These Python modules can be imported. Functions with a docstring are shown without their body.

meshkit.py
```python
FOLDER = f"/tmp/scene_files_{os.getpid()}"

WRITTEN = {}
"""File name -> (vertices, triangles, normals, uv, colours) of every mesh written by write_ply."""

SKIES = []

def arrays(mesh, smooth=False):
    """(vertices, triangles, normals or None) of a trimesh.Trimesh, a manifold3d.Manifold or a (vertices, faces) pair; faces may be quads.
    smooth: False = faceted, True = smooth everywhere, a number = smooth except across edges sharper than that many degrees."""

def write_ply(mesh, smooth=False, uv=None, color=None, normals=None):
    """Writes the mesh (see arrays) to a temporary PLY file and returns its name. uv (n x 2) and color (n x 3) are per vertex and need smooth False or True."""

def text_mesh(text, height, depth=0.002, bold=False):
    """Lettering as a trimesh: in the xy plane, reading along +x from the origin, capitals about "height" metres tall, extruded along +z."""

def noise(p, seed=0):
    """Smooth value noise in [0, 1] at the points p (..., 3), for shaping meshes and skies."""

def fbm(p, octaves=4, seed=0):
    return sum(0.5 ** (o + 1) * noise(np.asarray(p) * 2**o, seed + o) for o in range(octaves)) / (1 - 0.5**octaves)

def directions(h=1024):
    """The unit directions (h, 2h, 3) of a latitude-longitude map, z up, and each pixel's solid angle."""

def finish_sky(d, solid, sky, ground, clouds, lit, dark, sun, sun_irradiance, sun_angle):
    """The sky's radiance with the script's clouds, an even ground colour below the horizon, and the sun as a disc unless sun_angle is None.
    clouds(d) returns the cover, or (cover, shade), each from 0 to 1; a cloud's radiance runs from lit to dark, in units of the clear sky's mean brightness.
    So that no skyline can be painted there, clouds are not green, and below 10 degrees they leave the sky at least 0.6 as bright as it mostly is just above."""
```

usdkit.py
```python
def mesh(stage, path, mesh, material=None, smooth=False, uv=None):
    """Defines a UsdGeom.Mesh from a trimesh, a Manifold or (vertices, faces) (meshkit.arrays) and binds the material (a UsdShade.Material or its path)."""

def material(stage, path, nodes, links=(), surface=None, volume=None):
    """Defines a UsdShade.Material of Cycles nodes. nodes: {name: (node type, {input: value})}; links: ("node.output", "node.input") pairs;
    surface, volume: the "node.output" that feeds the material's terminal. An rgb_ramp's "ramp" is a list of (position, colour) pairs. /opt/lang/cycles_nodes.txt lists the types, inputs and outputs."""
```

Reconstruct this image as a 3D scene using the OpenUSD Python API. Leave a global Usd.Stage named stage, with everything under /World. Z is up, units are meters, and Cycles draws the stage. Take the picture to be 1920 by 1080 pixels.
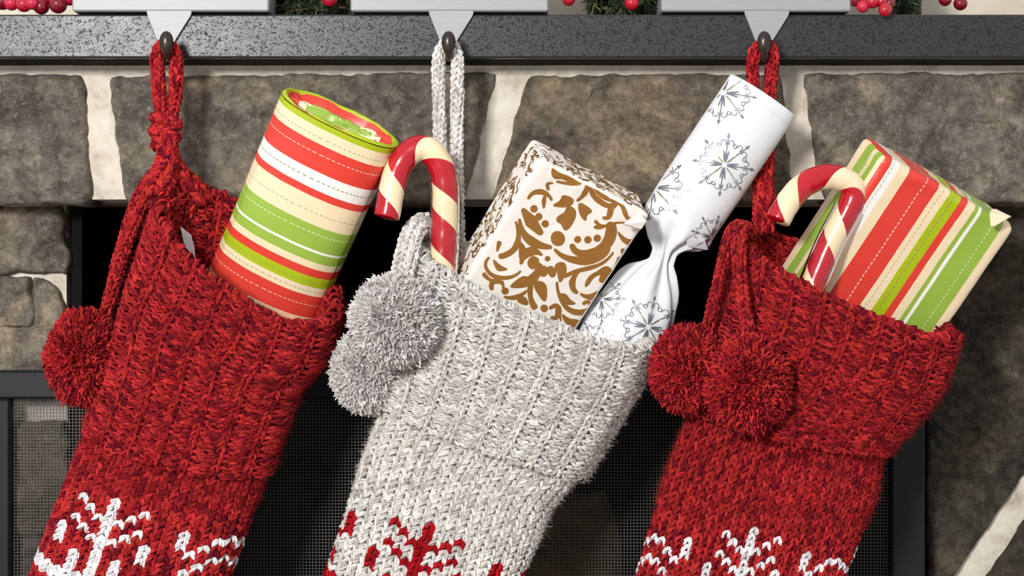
import math
import numpy as np
import trimesh
import shapely
from shapely.geometry import Polygon, Point, LineString
from shapely import affinity
from scipy.interpolate import PchipInterpolator, CubicSpline
from pxr import Usd, UsdGeom, UsdLux, UsdShade, Sdf, Gf, Vt
import usdkit
import meshkit

stage = Usd.Stage.CreateInMemory()
UsdGeom.SetStageUpAxis(stage, UsdGeom.Tokens.z)
UsdGeom.SetStageMetersPerUnit(stage, 1.0)
world = UsdGeom.Xform.Define(stage, '/World')
UsdGeom.Scope.Define(stage, '/World/Looks')
T = Sdf.ValueTypeNames

# ------------------------------------------------------------------ camera, lights, exposure
D, ZC, PX = 1.70, 0.95, 0.0005          # camera distance to the lintel's face, camera height, metres per picture pixel on that face
cam = UsdGeom.Camera.Define(stage, '/World/camera')
cam.CreateHorizontalApertureAttr(36.0)
cam.CreateFocalLengthAttr(36.0 * D / (1920 * PX))
cam.CreateClippingRangeAttr((0.05, 100.0))
cam.CreateExposureAttr(0.0)
_x = cam.AddTransformOp()
_x.Set(Gf.Matrix4d(1, 0, 0, 0, 0, 0, 1, 0, 0, -1, 0, 0, 0, -D, ZC, 1))

KEY_POS, KEY_AIM = np.array([-0.92, -2.75, ZC + 0.66]), np.array([0.02, 0.0, ZC + 0.0])
key = UsdLux.RectLight.Define(stage, '/World/softbox')
key.CreateWidthAttr(0.38)
key.CreateHeightAttr(0.38)
key.CreateIntensityAttr(172.0)
key.CreateColorAttr(Gf.Vec3f(1.0, 0.975, 0.94))
def aim(prim, pos, at):
    z = pos - at; z = z / np.linalg.norm(z)
    x = np.cross([0, 0, 1], z); x = x / np.linalg.norm(x); y = np.cross(z, x)
    UsdGeom.Xformable(prim).AddTransformOp().Set(Gf.Matrix4d(*x, 0, *y, 0, *z, 0, *pos, 1))
aim(key, KEY_POS, KEY_AIM)
dome = UsdLux.DomeLight.Define(stage, '/World/room_glow')
dome.CreateIntensityAttr(0.22)
dome.CreateColorAttr(Gf.Vec3f(0.97, 0.98, 1.0))

# ------------------------------------------------------------------ helpers
def W(px, py, y=0.0):
    """The point at depth y that shows at the photograph's pixel."""
    s = PX * (D + y) / D
    return np.array([(px - 960) * s, y, ZC - (py - 540) * s])
def Wv(p, y):
    p = np.asarray(p, float); y = np.broadcast_to(np.asarray(y, float), p.shape[:-1])
    s = PX * (D + y) / D
    return np.stack([(p[..., 0] - 960) * s, y, ZC - (p[..., 1] - 540) * s], -1)
def nrm(v):
    v = np.asarray(v, float)
    return v / (np.linalg.norm(v, axis=-1, keepdims=True) + 1e-12)

_used = {}
def numbered(parent, name):
    k = (str(parent), name)
    n = _used.get(k, -1) + 1
    _used[k] = n
    return f'{parent}/{name}' + (f'_{n:03d}' if n else '')
def tag(prim, label=None, cat=None, group=None, kind=None):
    p = prim.GetPrim()
    for a, b in (('label', label), ('category', cat), ('group', group), ('kind', kind)):
        if b: p.SetCustomDataByKey(a, b)
    return prim
def thing(name, label, cat, loc=(0, 0, 0), group=None):
    x = UsdGeom.Xform.Define(stage, numbered('/World', name))
    x.AddTranslateOp().Set(Gf.Vec3d(*map(float, loc)))
    x._loc = np.array(loc, float)
    return tag(x, label, cat, group)
def structure(name):
    x = UsdGeom.Xform.Define(stage, numbered('/World', name))
    return tag(x, kind='structure')
_origin = {}
def origin(parent):
    p = parent.GetPrim() if hasattr(parent, 'GetPrim') else parent
    m = UsdGeom.XformCache().GetLocalToWorldTransform(p)
    return np.array(m.ExtractTranslation())
def part(parent, name, mesh, mat, smooth=False, uv=None, tint=None, label=None, kind=None):
    """One Mesh under parent; the mesh is given in world coordinates."""
    v, f, n = meshkit.arrays(mesh, smooth)
    o = origin(parent)
    path = numbered(parent.GetPath(), name)
    m = usdkit.mesh(stage, path, (v - o, f), mat, False, uv)
    if n is not None:
        m.CreateNormalsAttr(Vt.Vec3fArray.FromNumpy(n.astype(np.float32)))
        m.SetNormalsInterpolation('vertex')
    if tint is not None:
        UsdGeom.PrimvarsAPI(m).CreatePrimvar('tint', T.Color3fArray, 'vertex').Set(Vt.Vec3fArray.FromNumpy(np.asarray(tint, np.float32)))
    return tag(m, label=label, kind=kind)
def curves(parent, name, pts, widths, mat, tint=None, label=None, kind=None):
    """pts (n, k, 3), widths (n, k), tint (n, 3)"""
    n, k = pts.shape[:2]
    c = UsdGeom.BasisCurves.Define(stage, numbered(parent.GetPath(), name))
    c.CreateTypeAttr('linear')
    c.CreateCurveVertexCountsAttr(Vt.IntArray.FromNumpy(np.full(n, k, np.int32)))
    c.CreatePointsAttr(Vt.Vec3fArray.FromNumpy((pts.reshape(-1, 3) - origin(parent)).astype(np.float32)))
    c.CreateWidthsAttr(Vt.FloatArray.FromNumpy(widths.ravel().astype(np.float32)))
    c.SetWidthsInterpolation('vertex')
    if tint is not None:
        UsdGeom.PrimvarsAPI(c).CreatePrimvar('tint', T.Color3fArray, 'vertex').Set(Vt.Vec3fArray.FromNumpy(np.repeat(tint, k, 0).astype(np.float32)))
    UsdShade.MaterialBindingAPI.Apply(c.GetPrim()).Bind(mat)
    return tag(c, label=label, kind=kind)
def lin(*c):
    c = np.array(c, float) / 255.0
    return np.where(c <= 0.04045, c / 12.92, ((c + 0.055) / 1.055) ** 2.4)
def grid_faces(n, m, wrap_u=False):
    """Quads of an (n rows, m columns) grid; wrap_u closes the columns."""
    i, j = np.meshgrid(np.arange(n - 1), np.arange(m if wrap_u else m - 1), indexing='ij')
    a, b = i * m + j, i * m + (j + 1) % m
    q = np.stack([a, b, b + m, a + m], -1).reshape(-1, 4)
    return np.vstack([q[:, [0, 1, 2]], q[:, [0, 2, 3]]])
def join(meshes):
    vs, fs, k = [], [], 0
    for v, f in meshes:
        vs.append(np.asarray(v)); fs.append(np.asarray(f) + k); k += len(v)
    return np.vstack(vs), np.vstack(fs)
def box(lo, hi, bevel=0.0):
    lo, hi = np.array(lo, float), np.array(hi, float)
    if bevel <= 0:
        b = trimesh.creation.box(hi - lo); b.apply_translation((lo + hi) / 2)
        return np.array(b.vertices), np.array(b.faces)
    c, h = (lo + hi) / 2, (hi - lo) / 2
    pts = []
    for s in np.ndindex(2, 2, 2):
        s = np.array(s) * 2 - 1
        for k in range(3):
            q = s * (h - bevel); q[k] = s[k] * h[k]; pts.append(q)
            q2 = s * (h - bevel * 0.35); q2[k] = s[k] * (h[k] - bevel * 0.35); pts.append(q2 * 0 + q)
    m = trimesh.Trimesh(np.array(pts)).convex_hull
    return np.array(m.vertices) + c, np.array(m.faces)
def prism(poly, y0, y1):
    """A flat outline in world x,z given thickness between depths y0 (front) and y1 (back)."""
    m = trimesh.creation.extrude_polygon(poly, y1 - y0, engine='earcut')
    v = np.array(m.vertices)
    return np.stack([v[:, 0], y0 + v[:, 2], v[:, 1]], 1), np.array(m.faces)[:, ::-1]

# ------------------------------------------------------------------ materials
def M(name, nodes, links=(), surface='p.BSDF', volume=None):
    return usdkit.material(stage, f'/World/Looks/{name}', nodes, links, surface, volume)
def plain(name, color, rough=0.5, metal=0.0, **kw):
    return M(name, {'p': ('principled_bsdf', dict(base_color=tuple(color), roughness=rough, metallic=metal, **kw))})

def yarn_mat(name, bump=0.6):
    return M(name, {
        'a': ('attribute', {'attribute': 'tint'}),
        't': ('texture_coordinate', {}),
        'n': ('noise_texture', {'scale': 620.0, 'detail': 3.0, 'roughness': 0.7}),
        'r': ('rgb_ramp', {'ramp': [(0.25, (0.55, 0.55, 0.55)), (0.5, (0.95, 0.95, 0.95)), (0.8, (1.5, 1.5, 1.5))]}),
        'm': ('mix_color', {'blend_type': 'multiply', 'fac': 1.0, 'use_clamp': False}),
        'n2': ('noise_texture', {'scale': 1500.0, 'detail': 2.0}),
        'b': ('bump', {'strength': bump, 'distance': 0.0008}),
        'p': ('principled_bsdf', {'roughness': 0.85, 'specular_ior_level': 0.12}),
    }, [('t.object', 'n.vector'), ('t.object', 'n2.vector'), ('n.fac', 'r.fac'), ('a.color', 'm.a'), ('r.color', 'm.b'), ('m.result', 'p.base_color'), ('n2.fac', 'b.height'), ('b.normal', 'p.normal')])
YARN = yarn_mat('wool_yarn')
STRAND = M('yarn_strand', {'a': ('attribute', {'attribute': 'tint'}), 'p': ('principled_bsdf', {'roughness': 0.8, 'specular_ior_level': 0.12})}, [('a.color', 'p.base_color')])

def stone_mat(name, c_dark, c_mid, c_light, cream, amount=0.55, bump=1.0):
    return M(name, {
        'g': ('geometry', {}),
        'n1': ('noise_texture', {'scale': 70.0, 'detail': 12.0, 'roughness': 0.8, 'distortion': 0.25}),
        'r1': ('rgb_ramp', {'ramp': [(0.30, c_dark), (0.45, c_mid), (0.58, c_light), (0.74, cream)]}),
        'n2': ('noise_texture', {'scale': 15.0, 'detail': 9.0, 'roughness': 0.72, 'distortion': 0.6}),
        'r2': ('rgb_ramp', {'ramp': [(0.38, (0.52, 0.52, 0.53)), (0.48, (0.92, 0.91, 0.89)), (0.56, (1.22, 1.18, 1.08)), (0.64, (1.85, 1.70, 1.45))]}),
        'mx': ('mix_color', {'blend_type': 'multiply', 'fac': 1.0, 'use_clamp': False}),
        'n3': ('noise_texture', {'scale': 130.0, 'detail': 7.0, 'roughness': 0.85}),
        'r3': ('rgb_ramp', {'ramp': [(0.56, (0, 0, 0)), (0.63, (amount, amount, amount))]}),
        'mc': ('mix_color', {'fac': 0.0, 'b': tuple(cream)}),
        'n4': ('noise_texture', {'scale': 130.0, 'detail': 10.0, 'roughness': 0.78, 'distortion': 0.3}),
        'b': ('bump', {'strength': bump, 'distance': 0.011}),
        'p': ('principled_bsdf', {'roughness': 0.8, 'specular_ior_level': 0.35}),
    }, [('g.position', 'n1.vector'), ('g.position', 'n2.vector'), ('g.position', 'n3.vector'), ('g.position', 'n4.vector'), ('n1.fac', 'r1.fac'), ('n2.fac', 'r2.fac'), ('r1.color', 'mx.a'), ('r2.color', 'mx.b'),
        ('n3.fac', 'r3.fac'), ('mx.result', 'mc.a'), ('r3.color', 'mc.fac'), ('mc.result', 'p.base_color'), ('n4.fac', 'b.height'), ('b.normal', 'p.normal')])
STONE = [stone_mat('fieldstone_grey', lin(80, 73, 65), lin(146, 137, 126), lin(190, 181, 168), lin(228, 220, 206), 0.7),
         stone_mat('fieldstone_brown', lin(82, 70, 59), lin(152, 137, 120), lin(188, 173, 154), lin(224, 211, 190), 0.7),
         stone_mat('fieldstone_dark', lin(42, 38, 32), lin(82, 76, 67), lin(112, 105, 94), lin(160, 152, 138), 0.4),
         stone_mat('fieldstone_warm', lin(86, 77, 67), lin(154, 144, 131), lin(194, 184, 169), lin(232, 224, 208), 0.7)]
MORTAR = M('mortar', {
    'g': ('geometry', {}),
    'n': ('noise_texture', {'scale': 45.0, 'detail': 7.0, 'roughness': 0.65}),
    'r': ('rgb_ramp', {'ramp': [(0.3, lin(176, 166, 148)), (0.5, lin(214, 206, 192)), (0.7, lin(226, 220, 208))]}),
    'b': ('bump', {'strength': 0.5, 'distance': 0.003}),
    'p': ('principled_bsdf', {'roughness': 0.9, 'specular_ior_level': 0.2}),
}, [('g.position', 'n.vector'), ('n.fac', 'r.fac'), ('r.color', 'p.base_color'), ('n.fac', 'b.height'), ('b.normal', 'p.normal')])
SLATE = M('mantel_slate', {
    'g': ('geometry', {}),
    'mp': ('mapping', {'scale': (1.0, 1.0, 1.35)}),
    'v': ('noise_texture', {'scale': 340.0, 'detail': 3.0, 'roughness': 0.6, 'distortion': 1.4}),
    'r': ('rgb_ramp', {'ramp': [(0.36, (0.0, 0.0, 0.0)), (0.43, (1.0, 1.0, 1.0))]}),
    'c': ('mix_color', {'a': tuple(lin(20, 20, 21)), 'b': tuple(lin(50, 51, 54))}),
    'n2': ('noise_texture', {'scale': 60.0, 'detail': 4.0}),
    'rr': ('map_range', {'from_min': 0.3, 'from_max': 0.7, 'to_min': 0.32, 'to_max': 0.36}),
    'b': ('bump', {'strength': 0.6, 'distance': 0.0012}),
    'p': ('principled_bsdf', {'specular_ior_level': 0.34}),
}, [('g.position', 'mp.vector'), ('mp.vector', 'v.vector'), ('g.position', 'n2.vector'), ('v.fac', 'r.fac'), ('r.color', 'c.fac'), ('c.result', 'p.base_color'), ('n2.fac', 'rr.value'), ('rr.result', 'p.roughness'),
    ('r.color', 'b.height'), ('b.normal', 'p.normal')])
BLACK_STEEL = plain('black_steel', lin(25, 26, 28), 0.5, 0.0, specular_ior_level=0.25)
WIRE = plain('screen_wire', lin(74, 72, 68), 0.5, 0.2)
SOOT = plain('soot_black', lin(9, 9, 9), 0.95, specular_ior_level=0.05)
SATIN = M('satin_nickel', {
    'g': ('geometry', {}), 'mp': ('mapping', {'scale': (6.0, 6.0, 60.0)}), 'n': ('noise_texture', {'scale': 12.0, 'detail': 5.0}),
    'r': ('rgb_ramp', {'ramp': [(0.3, lin(150, 152, 154)), (0.7, lin(157, 159, 161))]}),
    'p': ('principled_bsdf', {'metallic': 0.0, 'roughness': 0.42})}, [('g.position', 'mp.vector'), ('mp.vector', 'n.vector'), ('n.fac', 'r.fac'), ('r.color', 'p.base_color')])
BRONZE = plain('dark_bronze', lin(66, 60, 56), 0.30, 0.65)
PLASTER = M('cream_plaster', {'g': ('geometry', {}), 'n': ('noise_texture', {'scale': 14.0, 'detail': 6.0}), 'r': ('rgb_ramp', {'ramp': [(0.35, lin(206, 194, 174)), (0.65, lin(222, 213, 198))]}),
    'b': ('bump', {'strength': 0.3, 'distance': 0.003}), 'p': ('principled_bsdf', {'roughness': 0.9})}, [('g.position', 'n.vector'), ('n.fac', 'r.fac'), ('r.color', 'p.base_color'), ('n.fac', 'b.height'), ('b.normal', 'p.normal')])
BERRY = [plain(f'berry_red_{w}', c, 0.16, specular_ior_level=0.55, coat_weight=0.4) for w, c in (('bright', lin(178, 22, 44)), ('deep', lin(120, 14, 32)), ('rose', lin(196, 34, 66)))]
NEEDLE = M('pine_needle', {'a': ('attribute', {'attribute': 'tint'}), 'p': ('principled_bsdf', {'roughness': 0.5})}, [('a.color', 'p.base_color')])
TWIG = plain('brown_twig', lin(84, 62, 44), 0.8)
BARK = M('log_bark', {'g': ('geometry', {}), 'n': ('noise_texture', {'scale': 40.0, 'detail': 6.0}), 'r': ('rgb_ramp', {'ramp': [(0.3, lin(60, 48, 34)), (0.7, lin(122, 104, 74))]}), 'p': ('principled_bsdf', {'roughness': 0.9})},
         [('g.position', 'n.vector'), ('n.fac', 'r.fac'), ('r.color', 'p.base_color')])
BOARD = M('floor_board', {'g': ('geometry', {}), 'mp': ('mapping', {'scale': (3.0, 40.0, 1.0)}), 'n': ('noise_texture', {'scale': 3.0, 'detail': 6.0}), 'r': ('rgb_ramp', {'ramp': [(0.3, lin(74, 50, 34)), (0.7, lin(120, 86, 60))]}),
    'p': ('principled_bsdf', {'roughness': 0.45})}, [('g.position', 'mp.vector'), ('mp.vector', 'n.vector'), ('n.fac', 'r.fac'), ('r.color', 'p.base_color')])
GOLD_PRINT = plain('gold_print', lin(158, 110, 52), 0.38, 0.15)
SILVER_PRINT = plain('silver_print', lin(128, 132, 140), 0.3, 0.4)
PALE_PRINT = plain('pale_gold_print', lin(170, 166, 128), 0.28, 0.6)
def paper_mat(name, color, rough=0.42, wrinkle=0.25, scale=38.0):
    return M(name, {'g': ('geometry', {}), 'n': ('noise_texture', {'scale': scale, 'detail': 4.0, 'distortion': 0.6}), 'b': ('bump', {'strength': wrinkle, 'distance': 0.002}),
                    'p': ('principled_bsdf', {'base_color': tuple(color), 'roughness': rough, 'specular_ior_level': 0.4})}, [('g.position', 'n.vector'), ('n.fac', 'b.height'), ('b.normal', 'p.normal')])
WHITE_PAPER = paper_mat('white_paper', lin(224, 227, 232), 0.36)
CREAM_WHITE = paper_mat('ivory_paper', lin(240, 234, 226), 0.4)
CAND = {'r': lin(222, 66, 54), 'c': lin(240, 219, 182), 'w': lin(244, 241, 234), 'l': lin(170, 188, 28), 'g': lin(150, 182, 70), 'p': lin(244, 200, 160), 'd': lin(136, 132, 112)}
def striped_paper(name, stops, dashes, lo, hi, dash_len):
    """Printed stripes across uv.y (in picture-sized pixels from lo to hi); dashed stitch lines run along uv.x (in metres)."""
    def ramp(extra):
        pts = []
        for k, (at, c) in enumerate(stops):
            a = (at - lo) / (hi - lo)
            if pts: pts.append((a - 1e-6, pts[-1][1]))
            pts.append((a, tuple(CAND[c])))
        pts.append((1.0, pts[-1][1]))
        if extra:
            xs = np.linspace(0, 1, 1024); at = np.array([p[0] for p in pts]); col = np.array([p[1] for p in pts])
            tab = np.stack([np.interp(xs, at, c) for c in col.T], 1)
            for (d, c) in dashes:
                tab[np.abs(xs - (d - lo) / (hi - lo)) < 0.62 / (hi - lo)] = CAND[c]
            return tab
        xs = np.linspace(0, 1, 1024); at = np.array([p[0] for p in pts]); col = np.array([p[1] for p in pts])
        return np.stack([np.interp(xs, at, c) for c in col.T], 1)
    A, B = ramp(False), ramp(True)
    return M(name, {
        'uv': ('texture_coordinate', {}), 's': ('separate_xyz', {}),
        'A': ('rgb_ramp', {'ramp': A, 'ramp_alpha': np.ones(len(A)), 'interpolate': False}), 'B': ('rgb_ramp', {'ramp': B, 'ramp_alpha': np.ones(len(B)), 'interpolate': False}),
        'd': ('math', {'math_type': 'multiply', 'value2': 1.0 / dash_len}), 'fr': ('math', {'math_type': 'fraction'}), 'lt': ('math', {'math_type': 'less_than', 'value2': 0.62}),
        'm': ('mix_color', {}), 'g': ('geometry', {}), 'n': ('noise_texture', {'scale': 30.0, 'detail': 4.0, 'distortion': 0.8}), 'b': ('bump', {'strength': 0.25, 'distance': 0.002}),
        'p': ('principled_bsdf', {'roughness': 0.36, 'specular_ior_level': 0.45})},
        [('uv.UV', 's.vector'), ('s.y', 'A.fac'), ('s.y', 'B.fac'), ('s.x', 'd.value1'), ('d.value', 'fr.value1'), ('fr.value', 'lt.value1'), ('lt.value', 'm.fac'), ('A.color', 'm.a'), ('B.color', 'm.b'), ('m.result', 'p.base_color'),
         ('g.position', 'n.vector'), ('n.fac', 'b.height'), ('b.normal', 'p.normal')])
# usdkit's ramp helper resamples lists of colours to 256 steps; the long tables above go in unchanged
_ramp0 = usdkit._ramp
def _ramp_long(stops, interpolate):
    if isinstance(stops, np.ndarray):
        return {'ramp': stops}
    return _ramp0(stops, interpolate)
usdkit._ramp = _ramp_long
ROLL_PAPER = striped_paper('striped_roll_paper',
    [(-90, 'c'), (-62, 'w'), (-52, 'g'), (-36, 'c'), (-27, 'r'), (-13, 'l'), (10, 'c'), (37, 'r'), (84, 'w'), (116, 'r'), (129, 'c'), (178, 'g'), (222, 'w'), (226, 'g'), (244, 'c'), (257, 'r'), (272, 'l'), (292, 'c'), (309, 'r'), (353, 'p'), (366, 'w'), (400, 'c')],
    [(-42, 'w'), (26, 'd'), (54, 'w'), (100, 'd'), (156, 'd'), (192, 'w'), (283, 'd'), (301, 'd'), (328, 'w'), (378, 'd')], -90, 480, 0.0042)
ROLL_END = striped_paper('striped_roll_end_paper', [(-90, 'c'), (-70, 'w'), (-60, 'g'), (-27, 'c'), (-18, 'r'), (-6, 'l'), (10, 'c')], [], -90, 480, 0.0042)
BOX_PAPER = striped_paper('striped_box_paper',
    [(-150, 'c'), (-90, 'g'), (-54, 'c'), (-40, 'g'), (-18, 'c'), (-2, 'r'), (15, 'w'), (30, 'c'), (47, 'r'), (99, 'c'), (119, 'l'), (140, 'r'), (152, 'c'), (166, 'g'), (173, 'w'), (179, 'g'), (222, 'c')],
    [(-60, 'w'), (-46, 'd'), (20, 'd'), (77, 'w'), (108, 'd'), (128, 'd'), (207, 'w')], -150, 300, 0.0042)
CANDY = M('candy_stripe', {
    'uv': ('texture_coordinate', {}), 's': ('separate_xyz', {}), 'a': ('math', {'math_type': 'add'}), 'fr': ('math', {'math_type': 'fraction'}),
    'r': ('rgb_ramp', {'ramp': [(0.0, lin(176, 14, 30)), (0.575, lin(186, 18, 34)), (0.585, lin(238, 216, 176)), (1.0, lin(240, 222, 186))]}),
    'n': ('noise_texture', {'scale': 160.0, 'detail': 2.0}), 'g': ('geometry', {}), 'b': ('bump', {'strength': 0.10, 'distance': 0.001}),
    'p': ('principled_bsdf', {'roughness': 0.22, 'specular_ior_level': 0.5, 'coat_weight': 0.25, 'coat_roughness': 0.08})},
    [('uv.UV', 's.vector'), ('s.x', 'a.value1'), ('s.y', 'a.value2'), ('a.value', 'fr.value1'), ('fr.value', 'r.fac'), ('r.color', 'p.base_color'), ('g.position', 'n.vector'), ('n.fac', 'b.height'), ('b.normal', 'p.normal')])
CELLO = M('clear_cellophane', {'t': ('transparent_bsdf', {'color': (0.97, 0.97, 0.96)}), 'g': ('glossy_bsdf', {'color': (0.8, 0.8, 0.78), 'roughness': 0.12}), 'f': ('fresnel', {'IOR': 1.28}), 'm': ('mix_closure', {})},
          [('f.fac', 'm.fac'), ('t.BSDF', 'm.closure1'), ('g.BSDF', 'm.closure2')], surface='m.closure')

# ------------------------------------------------------------------ the fireplace wall
def fbm(p, s, seed=0, o=4):
    return meshkit.fbm(np.asarray(p, float) * s + 37.7, o, seed) - 0.5
def stone(parent, name, corners, y_face, mat, seed, bulge=0.010, rough=0.010, back=0.05, step=3.6, wob=8.0):
    """A rough block: a four-sided outline (picture pixels at the wall's face) with wavering edges, its face swelling and chipped."""
    c = np.array(corners, float)                       # TL, TR, BR, BL
    n = max(8, int(np.linalg.norm(c[1] - c[0]) / step)); m = max(8, int(np.linalg.norm(c[3] - c[0]) / step))
    n, m = min(n, 210), min(m, 130)
    u, v = np.linspace(0, 1, n), np.linspace(0, 1, m)
    U, V = np.meshgrid(u, v)
    p = (1 - U)[..., None] * (1 - V)[..., None] * c[0] + U[..., None] * (1 - V)[..., None] * c[1] + U[..., None] * V[..., None] * c[2] + (1 - U)[..., None] * V[..., None] * c[3]
    # rounded corners and wavering outline
    wv = np.stack([meshkit.fbm(np.dstack([p / 32.0, np.full(p.shape[:2] + (1,), seed * 3.1)]), 4, seed) - 0.5, meshkit.fbm(np.dstack([p / 32.0, np.full(p.shape[:2] + (1,), 9 + seed * 2.3)]), 4, seed + 5) - 0.5], -1)
    p = p + wv * wob * 2
    ctr = c.mean(0)
    wpx, hpx = np.linalg.norm(c[1] - c[0]), np.linalg.norm(c[3] - c[0])
    eu, ev = np.minimum(U, 1 - U) * wpx, np.minimum(V, 1 - V) * hpx
    corner = np.clip(1 - np.hypot(eu, ev) / 26, 0, 1) ** 2
    p = p + (ctr - p) / np.linalg.norm(ctr - p, axis=-1, keepdims=True) * corner[..., None] * 6
    e = np.minimum(eu, ev)
    t = np.clip(e / 20, 0, 1); prof = np.sqrt(1 - (1 - t) ** 2)
    y = y_face - bulge * prof
    P = Wv(p, y_face)
    nz = fbm(P, 22, seed, 5) * rough * 2.0 + np.maximum(0, fbm(P, 60, seed + 3, 3)) * rough * 0.7
    # broken ledges
    nz = nz + fbm(P, 170, seed + 12, 3) * 0.006
    led = fbm(P * np.array([1, 1, 1.6]), 13, seed + 9, 3)
    nz = nz + np.where(led > 0.06, -rough * 0.45, 0) * np.clip(np.abs(led - 0.06) * 60, 0, 1)
    P[..., 1] = y - nz * np.clip(t * 1.4, 0.05, 1)
    v0 = P.reshape(-1, 3)
    f0 = grid_faces(m, n)
    # side walls back into the mortar
    ring = np.concatenate([np.arange(n), np.arange(1, m) * n + n - 1, (m - 1) * n + np.arange(n - 2, -1, -1), np.arange(m - 2, 0, -1) * n])
    vb = v0[ring].copy(); vb[:, 1] = y_face + back
    k = len(v0); a = np.arange(len(ring)); b = (a + 1) % len(ring)
    fs = np.vstack([np.stack([ring[a], k + a, ring[b]], 1), np.stack([ring[b], k + a, k + b], 1)])
    return part(parent, name, (np.vstack([v0, vb]), np.vstack([f0, fs])[:, ::-1]), mat, smooth=50)
def mortar_sheet(parent, poly_px, y_face, seed, back, amp=0.004, step=5.0):
    """Mortar bed behind stones: a troweled, slightly lumpy face on a block of the given outline (a quad TL, TR, BR, BL)."""
    c = np.array(poly_px, float)
    n = max(6, min(260, int(np.linalg.norm(c[1] - c[0]) / step))); m = max(6, min(160, int(np.linalg.norm(c[3] - c[0]) / step)))
    U, V = np.meshgrid(np.linspace(0, 1, n), np.linspace(0, 1, m))
    p = (1 - U)[..., None] * (1 - V)[..., None] * c[0] + U[..., None] * (1 - V)[..., None] * c[1] + U[..., None] * V[..., None] * c[2] + (1 - U)[..., None] * V[..., None] * c[3]
    P = Wv(p, y_face)
    P[..., 1] -= fbm(P, 30, seed, 4) * amp * 2
    v0 = P.reshape(-1, 3); f0 = grid_faces(m, n)
    ring = np.concatenate([np.arange(n), np.arange(1, m) * n + n - 1, (m - 1) * n + np.arange(n - 2, -1, -1), np.arange(m - 2, 0, -1) * n])
    vb = v0[ring].copy(); vb[:, 1] = back
    k = len(v0); a = np.arange(len(ring)); b = (a + 1) % len(ring)
    fs = np.vstack([np.stack([ring[a], k + a, ring[b]], 1), np.stack([ring[b], k + a, k + b], 1)])
    return part(parent, 'mortar', (np.vstack([v0, vb]), np.vstack([f0, fs])[:, ::-1]), MORTAR, smooth=50)

wall = structure('wall_front')
YL, YJ, YR = 0.0, 0.055, 0.075
mortar_sheet(wall, [(-520, 108), (2440, 108), (2440, 374), (-520, 374)], YL + 0.0005, 3, 0.16, amp=0.003)
stone(wall, 'stone', [(-500, 142), (160, 139), (173, 383), (-500, 383)], YL, STONE[0], 1)
stone(wall, 'stone', [(202, 144), (932, 136), (872, 382), (236, 383)], YL, STONE[3], 2)
stone(wall, 'stone', [(990, 142), (1464, 137), (1490, 381), (920, 382)], YL, STONE[1], 3)
stone(wall, 'stone', [(1504, 139), (2420, 135), (2420, 380), (1540, 380)], YL, STONE[0], 14)
wall_l, wall_r = structure('wall_left'), structure('wall_right')
mortar_sheet(wall_l, [(-520, 378), (124, 378), (132, 1500), (-520, 1500)], YJ + 0.006, 5, 0.5)
for k, (cs, mi) in enumerate([([(-500, 382), (116, 384), (134, 514), (-500, 524)], 3), ([(-500, 522), (60, 517), (65, 612), (-500, 636)], 0), ([(60, 514), (100, 528), (138, 608), (64, 622)], 0),
                              ([(-500, 634), (140, 606), (138, 712), (-500, 712)], 3), ([(-500, 792), (128, 788), (132, 1004), (-500, 996)], 1), ([(-500, 1002), (130, 1008), (128, 1480), (-500, 1480)], 0)]):
    stone(wall_l, 'stone', cs, YJ, STONE[mi], 20 + k, bulge=0.012, rough=0.013)
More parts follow.
